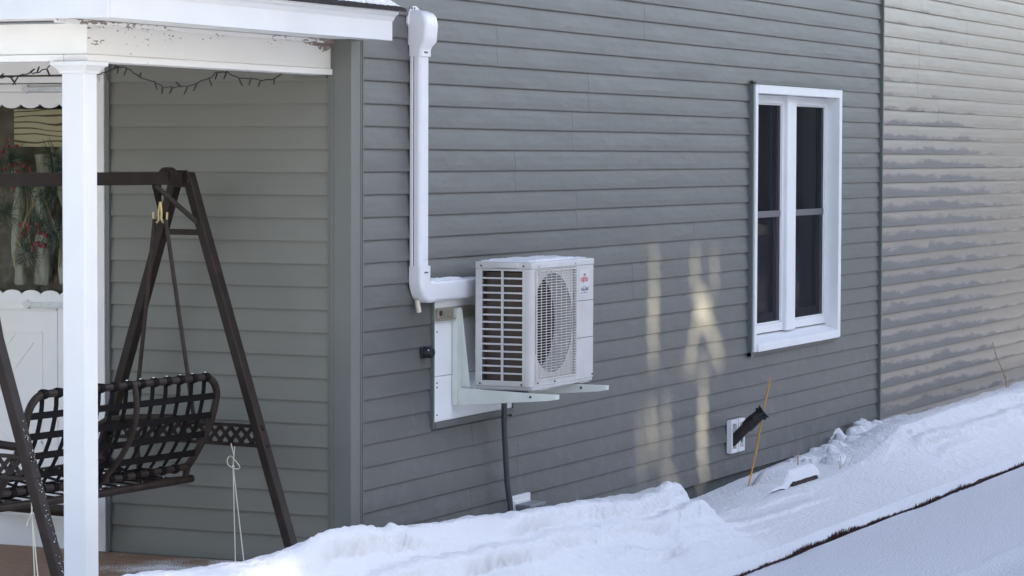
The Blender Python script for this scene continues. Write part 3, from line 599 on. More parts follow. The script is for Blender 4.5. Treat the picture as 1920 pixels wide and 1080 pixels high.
# twine tied to the swing's lattice rails
def twine(top, knot, f1, f2, loops, label):
    t_ = thing('twine', label, 'twine', f1)
    obj('strand', MB().tube([top, Vector(top).lerp(Vector(knot), .5)+Vector((.004, -.006, 0)), knot, f1], .0028, 6), 'twine', t_, smooth=True)
    obj('strand', MB().tube([Vector(top)+Vector((0, -.018, -.012)), knot, f2], .0028, 6), 'twine', t_, smooth=True)
    k = Vector(knot)
    if loops: obj('loop', MB().tube([k+Vector((.01*math.sin(a*2), .030*math.cos(a)+.006*math.sin(a), .016+.026*math.sin(a)+.010*math.cos(a))) for a in np.linspace(-1.2, 5, 14)], .0024, 6), 'twine', t_, smooth=True)
    else:
        obj('loose_end', MB().tube([k, k+Vector((0, -.03, .006)), k+Vector((0, -.055, -.008))], .0028, 6), 'twine', t_); obj('loose_end', MB().tube([k, k+Vector((0, .018, -.03)), k+Vector((0, .024, -.05))], .0028, 6), 'twine', t_)
    obj('knot', MB().ball(k, .007, 8, 6), 'twine', t_, smooth=True)
twine((-.335, .405, .565), (-.335, .395, .465), (-.335, .383, .0), (-.335, .335, .0), True, 'pale twine with a loop knot hanging from lattice by the grey front wall')
twine((-1.79, .475, .572), (-1.79, .455, .42), (-1.79, .435, .0), (-1.79, .41, .0), False, 'pale twine with loose knot ends tied to lattice before the white door')
# ------------------------------------------------------------------ line set cover
ls = thing('line_set_cover', 'white plastic pipe cover running down the wall and turning to the heat pump', 'pipe cover', (.62, 0, 1.15))
def duct_prof(cx_, w_, d_): # rounded box section (x,y)
    h = w_/2; r = .018; p = [(cx_-h, -.0145), (cx_-h, -d_+r)]
    p += [(cx_-h+r-r*math.cos(a), -d_+r-r*math.sin(a)) for a in np.linspace(.3, math.pi/2, 5)]
    p += [(cx_+h-r+r*math.sin(a), -d_+r-r*math.cos(a)) for a in np.linspace(0, math.pi/2-.3, 5)]
    return p+[(cx_+h, -d_+r), (cx_+h, -.0145)]
dx = .612
vd = obj('vertical_duct', MB().prism(duct_prof(dx, .092, .070), 'z', 1.30, 2.30), 'duct_white', ls, smooth=True)
obj('seam_line', MB().box(dx-.0475, dx-.0462, -.036, -.033, 1.30, 2.29), 'sash_grey', vd)
obj('vertical_base', MB().box(dx-.05, dx+.05, -.032, -.0145, 1.30, 2.30), 'duct_white', vd, .004)
capm = MB(); secs = [(2.278, .104, .079, 0), (2.306, .104, .079, 0), (2.322, .108, .084, 0), (2.345, .124, .104, 0), (2.42, .126, .110, 0), (2.455, .122, .104, 0), (2.475, .116, .090, 0), (2.487, .094, .060, 0), (2.490, .07, .03, 0)]
base_n = len(duct_prof(0, .1, .07))
for (z, w_, d_, _) in secs: capm.v += [(q[0], q[1], z) for q in duct_prof(dx, w_, d_)]
for i in range(len(secs)-1):
    for j in range(base_n): capm.f.append((i*base_n+j, i*base_n+(j+1) % base_n, (i+1)*base_n+(j+1) % base_n, (i+1)*base_n+j))
capm.f += [tuple(range(base_n)), tuple((len(secs)-1)*base_n+j for j in range(base_n))]
wc = obj('wall_cap', capm, 'duct_white', ls, smooth=True)
fl = [(dx+.072*math.cos(a)*(1 if math.sin(a) > -.2 else .8), 2.435+.075*math.sin(a)) for a in np.linspace(-.3, math.pi+.3, 18)]
obj('flange', MB().prism(fl+[(dx-.055, 2.33), (dx+.055, 2.33)], 'y', -.019, -.006), 'duct_white', wc, .003)
for xx in (dx-.035, dx-.01): obj('screw_hole', MB().tube([(xx, -.0185, 2.498), (xx, -.0205, 2.498)], .006, 8), 'dark_metal', wc)
obj('maker_mark', MB().box(dx-.030, dx+.004, -.0815, -.0785, 2.292, 2.300), 'sash_grey', wc)
# elbow sweeps from vertical into horizontal
el = MB(); secs2 = []
prof = [(q[0]-dx, q[1]) for q in duct_prof(dx, .104, .079)]
cen = Vector((dx+.055, 0, 1.255)); Rr = .055; nel = 10
path = [(Vector((dx, 0, 1.318)), 0), (Vector((dx, 0, 1.262)), 0)]+[(Vector((dx+.060-.060*math.cos(a), 0, 1.257-.060*math.sin(a))), a) for a in np.linspace(0, math.pi/2, nel)]+[(Vector((dx+.095, 0, 1.197)), math.pi/2)]
for (c_, a) in path:
    for (px, py) in prof: el.v.append((c_.x+px*math.cos(a), py, c_.z+px*math.sin(a)))
for i in range(len(path)-1):
    for j in range(base_n): el.f.append((i*base_n+j, i*base_n+(j+1) % base_n, (i+1)*base_n+(j+1) % base_n, (i+1)*base_n+j))
el.f += [tuple(range(base_n)), tuple((len(path)-1)*base_n+j for j in range(base_n))]
eb = obj('elbow', el, 'duct_white', ls, smooth=True)
obj('maker_mark', MB().box(dx-.022, dx+.012, -.0815, -.0785, 1.285, 1.292), 'sash_grey', eb)
hp_prof = [(py, 1.197+px) for (px, py) in [(q[0]-dx, q[1]) for q in duct_prof(dx, .096, .072)]]
obj('horizontal_duct', MB().prism(hp_prof, 'x', .69, 1.22), 'duct_white', ls, smooth=True)
obj('drain_stub', MB().tube([(.60, -.035, 1.16), (.612, -.04, 1.105)], .0115, 12), 'beige_pvc', ls, smooth=True)
def snow_strip(name, x0, x1, y0, y1, z, th, label, step=.012, seed=0):
    xs = np.arange(x0, x1+step, step); ys = np.linspace(y0, y1, max(5, int((y1-y0)/step)))
    def f(X, Y):
        u = np.minimum(np.minimum((X-x0)/.02, (x1-X)/.02), np.minimum((Y-y0)/.014, (y1-Y)/.014)); u = np.clip(u, 0, 1)
        return z-.002+(th*(.75+1.2*fbm(X*7+seed, Y*7, 3))+.008*fbm(X*40, Y*40+seed, 2))*np.sqrt(u)
    o = grid_obj(name, xs, ys, f, 'snow'); return tag(o, label, 'snow', kind='stuff')
snow_strip('duct_snow', .70, 1.04, -.066, -.002, 1.2452, .013, 'thin snow on top of the horizontal white pipe cover')
# ------------------------------------------------------------------ mounting panel
mp_ = obj('mounting_panel', MB().box(PX0+.018, PX1-.018, -.022, .003, PZ0+.018, .79).box(PX0+.018, PX1-.018, -.022, .003, .7925, 1.147), 'white_vinyl', house, .001)
obj('edge_channel', MB().box(PX0+.004, PX0+.0175, -.025, .003, PZ0-.012, 1.15), 'channel', mp_, .001); obj('edge_channel', MB().box(PX1-.0175, PX1+.004, -.03, .003, PZ0-.012, 1.15), 'channel', mp_, .001)
obj('edge_channel', MB().box(PX0+.018, PX1-.018, -.030, .003, PZ0-.012, PZ0+.0175), 'siding', mp_, .001)
for (x, z) in ((.835, .61), (.835, 1.0), (.835, .76), (.836, .74)): obj('screw', MB().tube([(x, -.0215, z), (x, -.025, z)], .004, 8), 'dark_metal', mp_)
# ------------------------------------------------------------------ wall bracket
br = thing('wall_bracket', 'pale grey-green steel bracket carrying the heat pump', 'bracket', (1.3, -.02, .64))
obj('wall_rail', MB().box(.815, 1.69, -.034, -.0225, 1.052, 1.112), 'zinc', br, .001)
obj('rail_lip', MB().box(.82, 1.69, -.046, -.0345, 1.052, 1.062), 'zinc', br)
obj('rail_bolt', MB().tube([(.85, -.034, 1.088), (.85, -.040, 1.088)], .013, 12), 'dark_metal', br)
for x in (1.02, 1.62):
    lg = obj('bracket_leg', MB().box(x-.028, x+.028, -.052, -.0465, .645, 1.10).prism([(-.0525, .73), (-.095, .73), (-.0525, 1.09)], 'x', x+.0245, x+.028).prism([(-.0465, .645), (-.0255, .645), (-.0255, 1.10), (-.0465, 1.10)], 'x', x-.028, x-.0245).prism([(-.052, 1.10), (-.03, 1.10), (-.03, 1.106), (-.052, 1.106)], 'x', x-.02, x+.02), 'bracket_paint', br, .001)
    ar = obj('bracket_arm', MB().prism([(-.0525, .645), (-.0525, .728), (-.56, .712), (-.56, .690), (-.52, .683)], 'x', x-.022, x-.018).box(x-.018, x+.02, -.56, -.054, .7075, .7115).prism([(-.555, .690), (-.555, .708), (-.56, .708), (-.56, .690)], 'x', x-.0175, x+.018), 'bracket_paint', br, .001)
    obj('rivet', MB().tube([(x-.021, -.43, .698), (x-.026, -.43, .698)], .006, 8), 'dark_metal', ar)
    for z in (.66, .70): obj('rivet', MB().tube([(x+.005 if z < .68 else x-.012, -.051, z), (x+.005 if z < .68 else x-.012, -.056, z)], .007, 10), 'zinc', lg)
    obj('rubber_mount', MB().box(x-.02, x+.025, -.40, -.15, .7118, .722), 'black_plastic', ar)
# ------------------------------------------------------------------ heat pump
HX0, HX1, HY0, HY1, HZ0, HZ1 = 1.05, 1.77, -.12, -.42, .735, 1.325
hp = thing('heat_pump', 'white outdoor heat pump unit with round fan and side grille', 'heat pump', ((HX0+HX1)/2, -.27, HZ0))
cs = obj('back_panel', MB().box(HX0+.02, HX1, HY0-.008, HY0, HZ0+.01, HZ1-.03).box(HX1-.004, HX1, HY1+.02, HY0-.0085, HZ0+.01, HZ1-.03), 'unit_white', hp)
# front panel: rounded left corner column + frame round the fan opening
fcx, fcz, frd = 1.297, 1.03, .238; gx0, gx1, gz0, gz1 = HX0+.022, 1.548, .765, 1.288
fp = MB(); n = 48
ring = [(fcx+frd*math.cos(2*math.pi*k/n), fcz+frd*math.sin(2*math.pi*k/n)) for k in range(n)]
def onrect(a):
    c_, s_ = math.cos(a), math.sin(a); tx = ((gx1-fcx) if c_ > 0 else (gx0-fcx))/c_ if abs(c_) > 1e-6 else 1e9; tz = ((gz1-fcz) if s_ > 0 else (gz0-fcz))/s_ if abs(s_) > 1e-6 else 1e9
    t_ = min(tx, tz); return (fcx+c_*t_, fcz+s_*t_)
angs = [2*math.pi*k/n for k in range(n)]
rect = [onrect(a) for a in angs]
for tgt in ((gx0, gz0), (gx1, gz0), (gx0, gz1), (gx1, gz1)):
    k = min(range(n), key=lambda i: (rect[i][0]-tgt[0])**2+(rect[i][1]-tgt[1])**2); rect[k] = tgt
yfp = HY1+.012
for (q, r_) in zip(ring, rect): fp.v += [(q[0], yfp, q[1]), (r_[0], yfp, r_[1])]
for k in range(n):
    a = 2*k; b_ = 2*((k+1) % n); fp.f += [(a, a+1, b_+1, b_)]
obj('fan_shroud', fp, 'unit_white', hp, smooth=False)
zt, zl = HZ1-.032, HZ0+.004
fm = MB().box(gx1+.0005, HX1, HY1, HY1+.012, zl, zt).box(gx0, gx1, HY1, HY1+.0135, gz1, zt).box(gx0, gx1, HY1, HY1+.0135, zl, gz0)
obj('front_panel', fm, 'unit_white', hp, .002)
rc = [(HX0+.026*(1-math.cos(a)), HY1+.026*(1-math.sin(a))) for a in np.linspace(0, math.pi/2, 7)]
obj('corner_panel', MB().prism([(HX0, HY1+.045)]+rc+[(gx0-.0005, HY1), (gx0-.0005, HY1+.01), (HX0+.01, HY1+.03), (HX0+.01, HY1+.045)], 'z', zl, zt), 'unit_white', hp, smooth=True)
for z in (1.121, .940): obj('panel_groove', MB().box(gx1+.012, HX1-.001, HY1-.0006, HY1+.001, z-.0018, z+.0018), 'sash_grey', hp)
obj('base_pan', MB().box(HX0+.004, HX1-.002, HY1+.004, HY0-.001, HZ0-.012, HZ0+.0035), 'unit_white', hp, .003)
for x in (HX0+.12, HX1-.12): obj('foot', MB().box(x-.05, x+.05, HY1-.012, HY0+.02, HZ0-.0135, HZ0-.0125).box(x-.04, x+.04, HY1+.01, HY0-.02, .7222, HZ0-.0135), 'guard_wire', hp)
lid = MB().prism([(HX0+.022*(1-math.cos(a)), HY1-.004+.022*(1-math.sin(a))) for a in np.linspace(0, math.pi/2, 6)]+[(HX1-.004, HY1-.004), (HX1+.003, HY1), (HX1+.003, HY0+.003), (HX0, HY0+.003)], 'z', zt+.0005, HZ1)
ld_ = obj('lid', lid, 'unit_white', hp, .005)
obj('handle_lip', MB().box(HX0-.012, HX0-.0005, -.345, -.225, HZ1-.027, HZ1-.002), 'unit_white', ld_, .005)
for (x, y, z) in ((HX0-.001, -.15, HZ1-.018), (HX0-.001, -.37, HZ1-.018), (HX0-.001, -.36, HZ0+.014), (HX0-.001, -.145, HZ0+.014)): obj('screw', MB().tube([(x+.002, y, z), (x-.003, y, z)], .0045, 8), 'dark_metal', hp)
for (x, z) in ((HX0+.05, HZ1-.02), (gx1-.01, HZ1-.02), (HX1-.015, HZ0+.02), (HX0+.05, HZ0+.02), (1.30, HZ0+.016)): obj('screw', MB().tube([(x, HY1+.001, z), (x, HY1-.005, z)], .004, 8), 'dark_metal', hp)
# side grille
gy0, gy1, sz0, sz1 = -.155, -.362, .765, 1.283
obj('side_frame', MB().box(HX0, HX0+.006, gy0+.0005, HY0, zl, zt).box(HX0, HX0+.006, HY1+.0455, gy1-.0005, zl, zt).box(HX0, HX0+.006, gy1, gy0, sz1, zt).box(HX0, HX0+.006, gy1, gy0, zl, sz0).box(HX0-.0005, HX0+.006, (gy0+gy1)/2-.006, (gy0+gy1)/2+.006, sz0, sz1), 'unit_white', hp, .001)
rows = 15
for i in range(1, rows):
    z = sz0+(sz1-sz0)*i/rows
    for (a, b_) in ((gy0, (gy0+gy1)/2+.0062), ((gy0+gy1)/2-.0062, gy1)): obj('grille_bar', MB().box(HX0, HX0+.007, a, b_, z-.0042, z+.0042), 'unit_white', hp, .001)
obj('coil', MB().prism([(HX0+.035, HY1+.05), (HX0+.035, HY0-.06)]+[(HX0+.035+.04*(1-math.cos(a)), HY0-.06+.04*math.sin(a)) for a in np.linspace(.2, math.pi/2, 6)]+[(HX1-.2, HY0-.02), (HX1-.2, HY0-.03), (HX0+.09, HY0-.03), (HX0+.06, HY0-.07), (HX0+.06, HY1+.05)], 'z', HZ0+.01, HZ1-.05), 'coil', hp, smooth=True)
obj('shade_lining', MB().box(HX0+.062, 1.56, -.165, -.160, HZ0+.01, HZ1-.04).box(HX0+.061, HX0+.064, HY1+.05, -.165, HZ0+.01, HZ1-.04).box(HX0+.01, 1.56, HY1+.03, HY0-.02, HZ1-.0395, HZ1-.036), 'interior', hp)  # near-black sheets added so the inside of the unit reads as shaded
obj('inner_wall', MB().box(1.565, 1.570, HY1+.014, HY0-.035, HZ0+.01, HZ1-.04), 'dark_metal', hp)
# fan
fan = obj('fan', MB().tube([(fcx, -.315, fcz), (fcx, -.22, fcz)], .055, 20), 'fan_grey', hp, smooth=True)
for k in range(3):
    bl = MB(); a0 = 2*math.pi*k/3+.5; nn = 8
    for i in range(nn+1):
        r_ = .05+.175*i/nn; wd_ = .5+.18*math.sin(math.pi*i/nn); sw_ = .35*(i/nn)
        for (da, dy) in ((-wd_+sw_, -.292), (sw_, -.265), (wd_+sw_, -.235)): bl.v.append((fcx+r_*math.cos(a0+da), dy, fcz+r_*math.sin(a0+da)))
    for i in range(nn):
        for j in range(2): bl.f.append((i*3+j, i*3+3+j, i*3+4+j, i*3+1+j))
    obj('fan_blade', bl, 'fan_grey', fan, smooth=True)
cw = MB()
for k in range(n):
    a = angs[k]; ca, sa = math.cos(a), math.sin(a)
    cw.v += [(fcx+(frd-.001)*ca, yfp+.002, fcz+(frd-.001)*sa), (max(1.092, fcx+(frd-.006)*ca), yfp+.034, fcz+(frd-.006)*sa), (max(1.118, fcx+(frd-.012)*ca), yfp+.088, fcz+(frd-.012)*sa)]
for k in range(n):
    a = 3*k; b_ = 3*((k+1) % n); cw.f += [(a, b_, b_+1, a+1), (a+1, b_+1, b_+2, a+2)]
obj('cowl', cw, 'cowl', hp, smooth=True)
gd = MB(); yg = HY1-.006
for i in range(41):
    z = gz0+.006+(gz1-gz0-.012)*i/40; gd.bar((gx0+.004, yg, z), (gx1-.002, yg, z), .0026, .0026)
for i in range(9):
    x = gx0+.006+(gx1-gx0-.010)*i/8; gd.bar((x, yg+.003, gz0+.004), (x, yg+.003, gz1-.004), .0032, .0032)
gd.bar((gx0+.004, yg, gz0+.004), (gx1-.002, yg, gz0+.004), .005, .005).bar((gx0+.004, yg, gz1-.004), (gx1-.002, yg, gz1-.004), .005, .005).bar((gx1-.002, yg, gz0), (gx1-.002, yg, gz1), .005, .005).bar((gx0+.004, yg, gz0), (gx0+.004, yg, gz1), .005, .005)
for (x, z) in ((gx0+.006, gz0+.01), (gx1-.004, gz0+.01), (gx0+.006, gz1-.01), (gx1-.004, gz1-.01)): gd.bar((x, yg, z), (x, HY1+.004, z), .006, .006)
obj('fan_guard', gd, 'guard_wire', hp)
plate = obj('name_plate', MB().box(1.590, 1.716, HY1-.0015, HY1+.001, 1.150, 1.272), 'label_plate', hp)
def text(txt, size, x, y, z, material, parent, sx=1.0, shear=0, extr=.0006):
    cu_ = bpy.data.curves.new('lettering', 'FONT'); cu_.body = txt; cu_.size = size; cu_.extrude = extr; cu_.shear = shear; cu_.offset = -.0006; cu_.align_x = 'CENTER'
    to = bpy.data.objects.new('lettering_source', cu_); COL.objects.link(to); dg = bpy.context.evaluated_depsgraph_get(); dg.update()
    me = bpy.data.meshes.new_from_object(to.evaluated_get(dg)); bpy.data.objects.remove(to)
    me.transform(Matrix.Translation((x, y, z)) @ Matrix.Rotation(math.pi/2, 4, 'X') @ Matrix.Diagonal((sx, 1, 1, 1)))
    me.materials.clear(); me.materials.append(MATS[material]); o = bpy.data.objects.new('lettering', me); COL.objects.link(o); put(o, parent); return o
text('FUJITSU', .034, 1.652, HY1-.0028, 1.212, 'red_print', hp, .76)
inf = [(1.652+.010*math.cos(a)/(1+math.sin(a)**2)+.002, HY1-.0025, 1.247+.016*math.sin(a)*math.cos(a)/(1+math.sin(a)**2)) for a in np.linspace(0, 2*math.pi, 25)]
obj('emblem', MB().tube(inf, .0011, 5), 'red_print', hp)
text('Halcyon', .026, 1.648, HY1-.0028, 1.168, 'grey_print', hp, .95, .3)
obj('swoosh', MB().tube([(1.612+.075*k/8, HY1-.0025, 1.176+.015*math.sin(math.pi*k/8)) for k in range(9)]+[(1.700, HY1-.0025, 1.186), (1.696, HY1-.0025, 1.168)], .0012, 5), 'grey_print', hp)
obj('print_line', MB().box(1.606, 1.696, HY1-.0022, HY1-.0016, 1.157, 1.161), 'grey_print', hp)
snow_strip('unit_snow', HX0+.02, HX1-.015, HY1+.02, HY0-.004, HZ1, .012, 'thin crust of snow on top of the heat pump', seed=4)
# ------------------------------------------------------------------ small wall fittings
kn = thing('wall_fixture', 'black round cap on the siding at the edge of the white panel', 'wall cap', (.712, 0, .908))
obj('cap', MB().tube([(.712, -.008, .912), (.712, -.058, .912), (.712, -.064, .912)], [.026, .026, .021], 20), 'black_plastic', kn, smooth=True)
obj('cap_base', MB().box(.685, .74, -.02, -.008, .885, .939), 'black_plastic', kn, .006)
obj('indicator', MB().ball((.69, -.05, .925), .0035, 8, 6), 'white_vinyl', kn)
cn = thing('conduit', 'dark flexible conduit dropping from the heat pump into a box by the snow', 'conduit', (1.62, -.06, .05))
obj('hose', MB().tube([(1.475, -.075, .655), (1.478, -.074, .60), (1.49, -.07, .5), (1.515, -.066, .36), (1.535, -.066, .22), (1.56, -.07, .11), (1.58, -.07, -.05)], .0150, 10), 'conduit_grey', cn, smooth=True)
obj('fitting', MB().tube([(1.475, -.075, .68), (1.475, -.075, .632)], .021, 12).tube([(1.475, -.075, .662), (1.475, -.075, .648)], .025, 8), 'black_plastic', cn, smooth=True)
mpl = thing('mounting_block', 'white siding block behind the dark conduit', 'wall block', (1.76, 0, -.05))
obj('plate', MB().box(1.655, 1.885, -.034, .0, -.06, .135), 'white_vinyl', mpl, .003); obj('raised_face', MB().box(1.685, 1.855, -.040, -.0342, -.04, .112), 'white_vinyl', mpl, .003)
dbx = thing('disconnect_box', 'small grey metal box half sunk behind the snow bank', 'box', (1.79, -.08, -.05))
obj('body', MB().box(1.69, 1.872, -.115, -.041, -.09, .080), 'box_grey', dbx, .003); obj('cover', MB().box(1.684, 1.878, -.122, -.0405, .0802, .096), 'box_grey', dbx, .003)
vt = thing('vent_block', 'white two-pane siding block with a dark pipe through it', 'vent', (4.97, 0, .05))
for (a, b_) in ((4.775, 4.883), (4.900, 5.005)):
    obj('frame', MB().box(a, a+.022, -.045, 0, .055, .252).box(b_-.022, b_, -.045, 0, .055, .252).box(a+.022, b_-.022, -.045, 0, .055, .079).box(a+.022, b_-.022, -.045, 0, .228, .252), 'white_vinyl', vt, .003)
    obj('inner_panel', MB().box(a+.022, b_-.022, -.02, 0, .079, .228), 'label_plate', vt)
obj('backing', MB().box(4.765, 5.02, -.0135, .001, .045, .262), 'dark_metal', vt)
pp = thing('exhaust_pipe', 'dark brown pipe with rain cap jutting from the white vent block', 'pipe', (4.9, 0, .2))
pa, pb = Vector((4.845, -.015, .115)), Vector((4.845, -.125, .225))
dd = (pb-pa).normalized()
obj('pipe', MB().tube([pa, pb], .031, 18), 'pipe_brown', pp, smooth=True); obj('coupling', MB().tube([pb-dd*.015, pb+dd*.05], .038, 18), 'pipe_brown', pp, smooth=True)
e1 = pb+dd*.045; d2 = (dd+Vector((.25, -.1, .0))).normalized()
obj('bend', MB().tube([e1, e1+d2*.05], .035, 18), 'pipe_brown', pp, smooth=True)
tp = e1+d2*.05
obj('rain_cap', MB().tube([tp, tp+d2*.014], .046, 18).tube([tp+d2*.022, tp+d2*.034], .046, 18).tube([tp, tp+d2*.03], .030, 12), 'black_plastic', pp, smooth=True)
for k in range(6):
    q = Vector((0, 0, 1)).cross(d2).normalized(); rq = Quaternion(d2, k*math.pi/3) @ q; obj('cap_fin', MB().bar(tp+rq*.038+d2*.012, tp+rq*.038+d2*.026, .012, .006), 'black_plastic', pp)
tl = obj('teal_strap', MB().prism([(4.91, .15), (4.945, .11), (4.975, .155), (4.96, .175), (4.94, .15), (4.92, .175)], 'y', -.052, -.0455), 'teal', None); tag(tl, 'scrap of teal tape on the white vent block', 'tape')
# ------------------------------------------------------------------ stake, stalks, timber, turf
sk = thing('marker_stake', 'thin orange marker stake leaning before the vent pipe', 'stake', (4.60, -.2, -.14))
obj('rod', MB().tube([(4.60, -.205, -.16), (4.76, -.205, .08), (4.89, -.202, .32)], .0050, 8), 'orange', sk, smooth=True); obj('tip', MB().tube([(4.885, -.202, .31), (4.95, -.205, .41), (5.02, -.2, .502)], [.005, .0045, .0035], 8), 'orange', sk, smooth=True)
def stalk(pts, r_, label, extra=()):
    s_ = thing('dry_stalk', label, 'stalk', pts[0]); obj('stem', MB().tube(pts, [r_*(1-.5*k/(len(pts)-1)) for k in range(len(pts))], 6), 'straw', s_, smooth=True)
    for e_ in extra: obj('side_stem', MB().tube(e_, r_*.55, 5), 'straw', s_)
stalk([(5.19, -.32, -.18), (5.185, -.32, -.05), (5.19, -.32, .055)], .006, 'straight dry straw stalk standing by the snow-capped timber', [[(5.15, -.32, -.16), (5.12, -.32, -.07)], [(5.08, -.33, -.16), (5.15, -.34, -.10)]])
stalk([(5.72, -.40, -.17), (5.78, -.40, -.1), (5.80, -.39, -.04)], .003, 'thin tangle of dry weeds just past the timber', [[(5.72, -.40, -.16), (5.9, -.40, -.06)], [(5.75, -.41, -.16), (5.70, -.41, -.06)], [(5.80, -.40, -.16), (5.98, -.42, -.05)]])
stalk([(6.35, -.52, -.15), (6.42, -.52, -.06)], .003, 'short dry weed sprigs in the snow before the tumbled lumps', [[(6.45, -.52, -.15), (6.60, -.5, -.05)], [(6.6, -.5, -.14), (6.55, -.5, -.04)], [(6.7, -.5, -.12), (6.78, -.5, -.01)]])
stalk([(4.60, -.24, -.16), (4.66, -.24, -.09)], .003, 'dry grass sprig at the foot of the orange stake', [[(4.62, -.24, -.16), (4.57, -.25, -.09)], [(4.66, -.25, -.16), (4.74, -.25, -.10)]])
stalk([(10.86, -.12, -.08), (10.85, -.11, .06), (10.74, -.10, .17), (10.62, -.09, .27), (10.50, -.09, .385)], .006, 'bare leaning twig against the old pale siding', [[(10.84, -.12, -.04), (10.80, -.12, .06), (10.84, -.11, .10)], [(10.86, -.12, -.02), (10.93, -.12, .06)]])
tm = MB().prism([(-.34+.065*math.cos(a), -.135+.06*math.sin(a)) for a in np.linspace(0, 2*math.pi, 14)[:-1]], 'x', 4.86, 5.33)
tm_ = obj('timber', tm, 'bark', None, .01); tm_.rotation_euler = (0, 0, 0)
tag(tm_, 'short dark bark-covered timber capped with snow near the wall', 'timber')
def tcap(X, Y):
    u = np.clip(np.minimum(np.minimum((X-4.3)/.25, (5.36-X)/.03), np.minimum((Y+.402+.03*sstep(4.95, 4.6, X))/.04, (-.16-Y)/.06)), 0, 1); return -.104-.07*sstep(4.9, 4.72, X)+.065*np.sqrt(u)+.012*fbm(X*6, Y*6, 3)
o = grid_obj('timber_snow', np.arange(4.3, 5.362, .0125), np.arange(-.405, -.155, .01), tcap, 'snow'); tag(o, 'rounded cap of snow on the short timber', 'snow', kind='stuff')
tf = MB(); rt = random.Random(11); x = -4.0
while x < 13:
    yb_ = -1.012+.012*math.sin(x*1.9)+.008*math.sin(x*5.3+1)
    for q in range(2):
        h_ = rt.uniform(.014, .05)*(.35+.65*abs(math.sin(x*1.3)*math.sin(x*4.1+1))); lean = rt.uniform(-.02, .02)
        if rt.random() < .9-.06*max(0, x-3):
            px, py = x+rt.uniform(-.012, .012), yb_+rt.uniform(-.012, .01); w_ = rt.uniform(.003, .007)
            tf.add([(px-w_, py, GZ-.005), (px+w_, py, GZ-.005), (px+lean+.001, py-rt.uniform(0, .02), GZ+h_), (px, py+.008, GZ-.005)], [(0, 1, 2), (1, 3, 2), (3, 0, 2)])
    x += .006
o = obj('turf_edge', tf, 'turf', None); tag(o, 'ragged brown turf edge between snowy strip and driveway', 'turf', kind='stuff')
# dark soil lip under the turf
ml = MB(); xs = np.arange(-5, 14, .05)
for x in xs:
    yb_ = -1.012+.012*math.sin(x*1.9)+.008*math.sin(x*5.3+1); hh = -.006+.05*float(fbm(np.array([x*3]), np.array([2.]), 3)[0])
    ml.v += [(x, yb_-.008, GZ-.02), (x, yb_-.006, GZ+hh), (x, yb_+.02, GZ+hh+.004), (x, yb_+.02, GZ-.02)]
for i in range(len(xs)-1):
    for q in range(4): ml.f.append((i*4+q, i*4+4+q, i*4+4+(q+1) % 4, i*4+(q+1) % 4))
structure(obj('soil_edge', ml, 'turf', None))
# ------------------------------------------------------------------ unseen wall added to block the sun, cut through for light patches
YN = -15.0; kx, kz = S.x/abs(S.y), S.z/abs(S.y)
CAPS = [((3.60, 1.30), (3.60, 1.05), .010), ((3.60, 1.05), (3.585, .86), .026), ((3.585, .86), (3.60, .66), .016),  # cut-outs shaped to throw sun patches on the wall and snow bank
        ((4.24, 1.26), (4.23, 1.05), .015), ((4.55, 1.24), (4.56, 1.03), .012), ((4.30, .99), (4.44, .91), .048), ((4.32, .92), (4.42, .86), .04), ((4.27, .88), (4.17, .66), .019), ((4.45, .86), (4.66, .62), .024),
        ((4.38, .52), (4.39, .36), .015), ((4.37, .36), (4.37, .10), .033), ((4.37, .08), (4.42, -.08), .017),
        ((3.80, .46), (3.78, .30), .009), ((3.56, .42), (3.62, .16), .016), ((3.80, .30), (3.82, .16), .012), ((3.40, .40), (3.44, .05), .008), ((4.05, .62), (4.5, .60), .008), ((3.75, .1), (3.95, -.1), .009),
        ((-2.0, .07), (-1.6, .06), .007)]
def in_hole(x, z):
    for (a, b_, r_) in CAPS:
        ax, az = a; bx_, bz_ = b_; dx_, dz_ = bx_-ax, bz_-az; l2 = dx_*dx_+dz_*dz_; t_ = max(0, min(1, ((x-ax)*dx_+(z-az)*dz_)/l2))
        if (x-ax-t_*dx_)**2+(z-az-t_*dz_)**2 < r_*r_: return True
    return False
D = abs(YN); wallm = MB()
def cell(x0, x1, z0, z1):  # coordinates on our wall, carried along the sun's ray to the added blocker
    wallm.add([(x+kx*D, YN, z+kz*D) for (x, z) in ((x0, z0), (x1, z0), (x1, z1), (x0, z1))], [(0, 1, 2, 3)])
gx_a, gx_b, gz_a, gz_b, st = 3.3, 4.8, -.2, 1.4, .00625
xl, xr, zlo_, zhi_ = -3.3, 14.5, -.3-kz*D, 3.6
hx_a, hx_b = -2.1, -1.2; hz_a, hz_b = -.0, .2
zcuts = sorted({zlo_, gz_a, hz_a, hz_b, gz_b, zhi_})
def fill(x0, x1, z0, z1):
    nx = int(round((x1-x0)/st)); nz = int(round((z1-z0)/st))
    for j in range(nz):
        z = z0+(j+.5)*st; run = None
        for i in range(nx+1):
            hole = i == nx or in_hole(x0+(i+.5)*st, z)
            if not hole and run is None: run = i
            if hole and run is not None: cell(x0+run*st, x0+i*st, z0+j*st, z0+(j+1)*st); run = None
cell(xl, xr, zlo_, gz_a); cell(xl, xr, gz_b, zhi_)
cell(xl, hx_a, gz_a, gz_b); cell(hx_b, gx_a, gz_a, gz_b); cell(gx_b, xr, gz_a, gz_b); cell(hx_a, hx_b, gz_a, hz_a); cell(hx_a, hx_b, hz_b, gz_b)
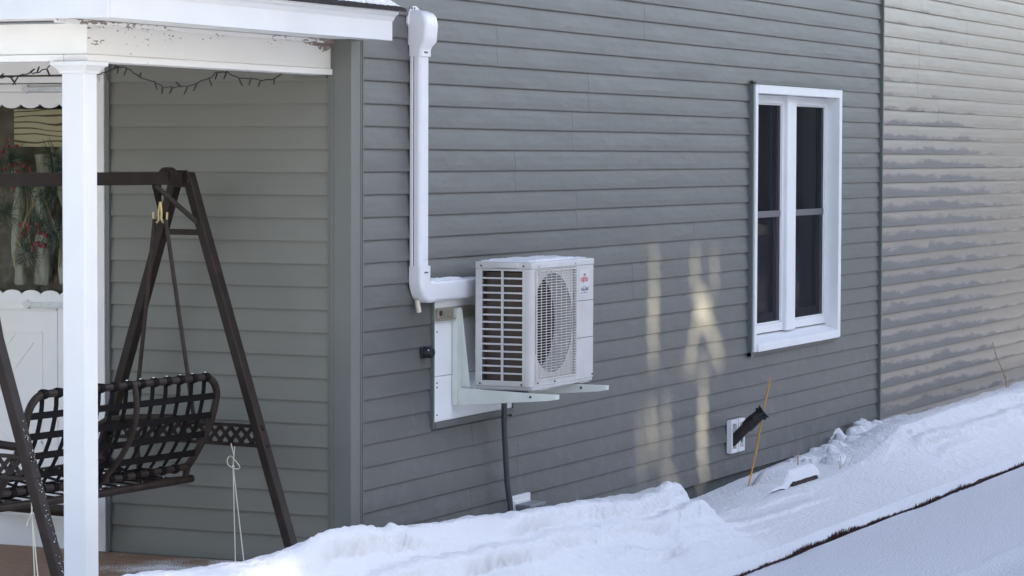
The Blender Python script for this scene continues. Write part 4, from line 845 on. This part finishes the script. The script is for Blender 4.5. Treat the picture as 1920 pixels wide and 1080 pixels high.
fill(hx_a, hx_b, hz_a, hz_b); fill(gx_a, gx_b, gz_a, gz_b)
nh = thing('sun_blocker', 'unseen wall added across the driveway to cast shade and light patches', 'house', (3+kx*D, YN, -.3))
obj('wall', wallm, 'blocker_wall', nh)
xa_, xb_, zt_ = xl+kx*D, xr+kx*D, zhi_+kz*D
obj('blocker_top', MB().box(xa_-.3, xb_+.3, YN-.5, YN+.35, zt_+.002, zt_+.15), 'shingle', nh)
# ------------------------------------------------------------------ unseen conifers added to hold back low skylight
tw = MB(); rw = random.Random(21)
for k in range(620):
    a = rw.uniform(0, 2*math.pi); rad = rw.uniform(46, 62); off = abs((a-SUN_AZ+math.pi) % (2*math.pi)-math.pi)
    h_ = rw.uniform(15, 24) if off > R(24) else rw.uniform(5, 8)  # tree heights shaped for light: low towards the sun and for horizon glow
    if abs((a+R(22)+math.pi) % (2*math.pi)-math.pi) < R(30): h_ = rw.uniform(7, 11)
    if abs((a-R(185)+math.pi) % (2*math.pi)-math.pi) < R(35): h_ = rw.uniform(4, 7)
    c_ = (math.cos(a)*rad+3, math.sin(a)*rad, GZ-.1); rb = h_*rw.uniform(.15, .21); ph = rw.random()*6
    ringv = [(c_[0]+rb*math.cos(ph+q*math.pi/4)*(.75 if q % 2 else 1), c_[1]+rb*math.sin(ph+q*math.pi/4)*(.75 if q % 2 else 1), c_[2]+.8) for q in range(8)]
    tw.add(ringv+[(c_[0], c_[1], c_[2]+h_), (c_[0], c_[1], c_[2])], [(q, (q+1) % 8, 8) for q in range(8)]+[((q+1) % 8, q, 9) for q in range(8)])
tag(obj('added_wood', tw, 'added_conifer', None), 'dark conifers added out of view to hold back low skylight', 'added_wood', kind='stuff')
# ------------------------------------------------------------------ render settings
scene.render.engine = 'CYCLES'; scene.render.resolution_x = 1024; scene.render.resolution_y = 576
scene.cycles.max_bounces = 6; scene.cycles.diffuse_bounces = 4; scene.cycles.transparent_max_bounces = 12; scene.cycles.caustics_reflective = False; scene.cycles.caustics_refractive = False
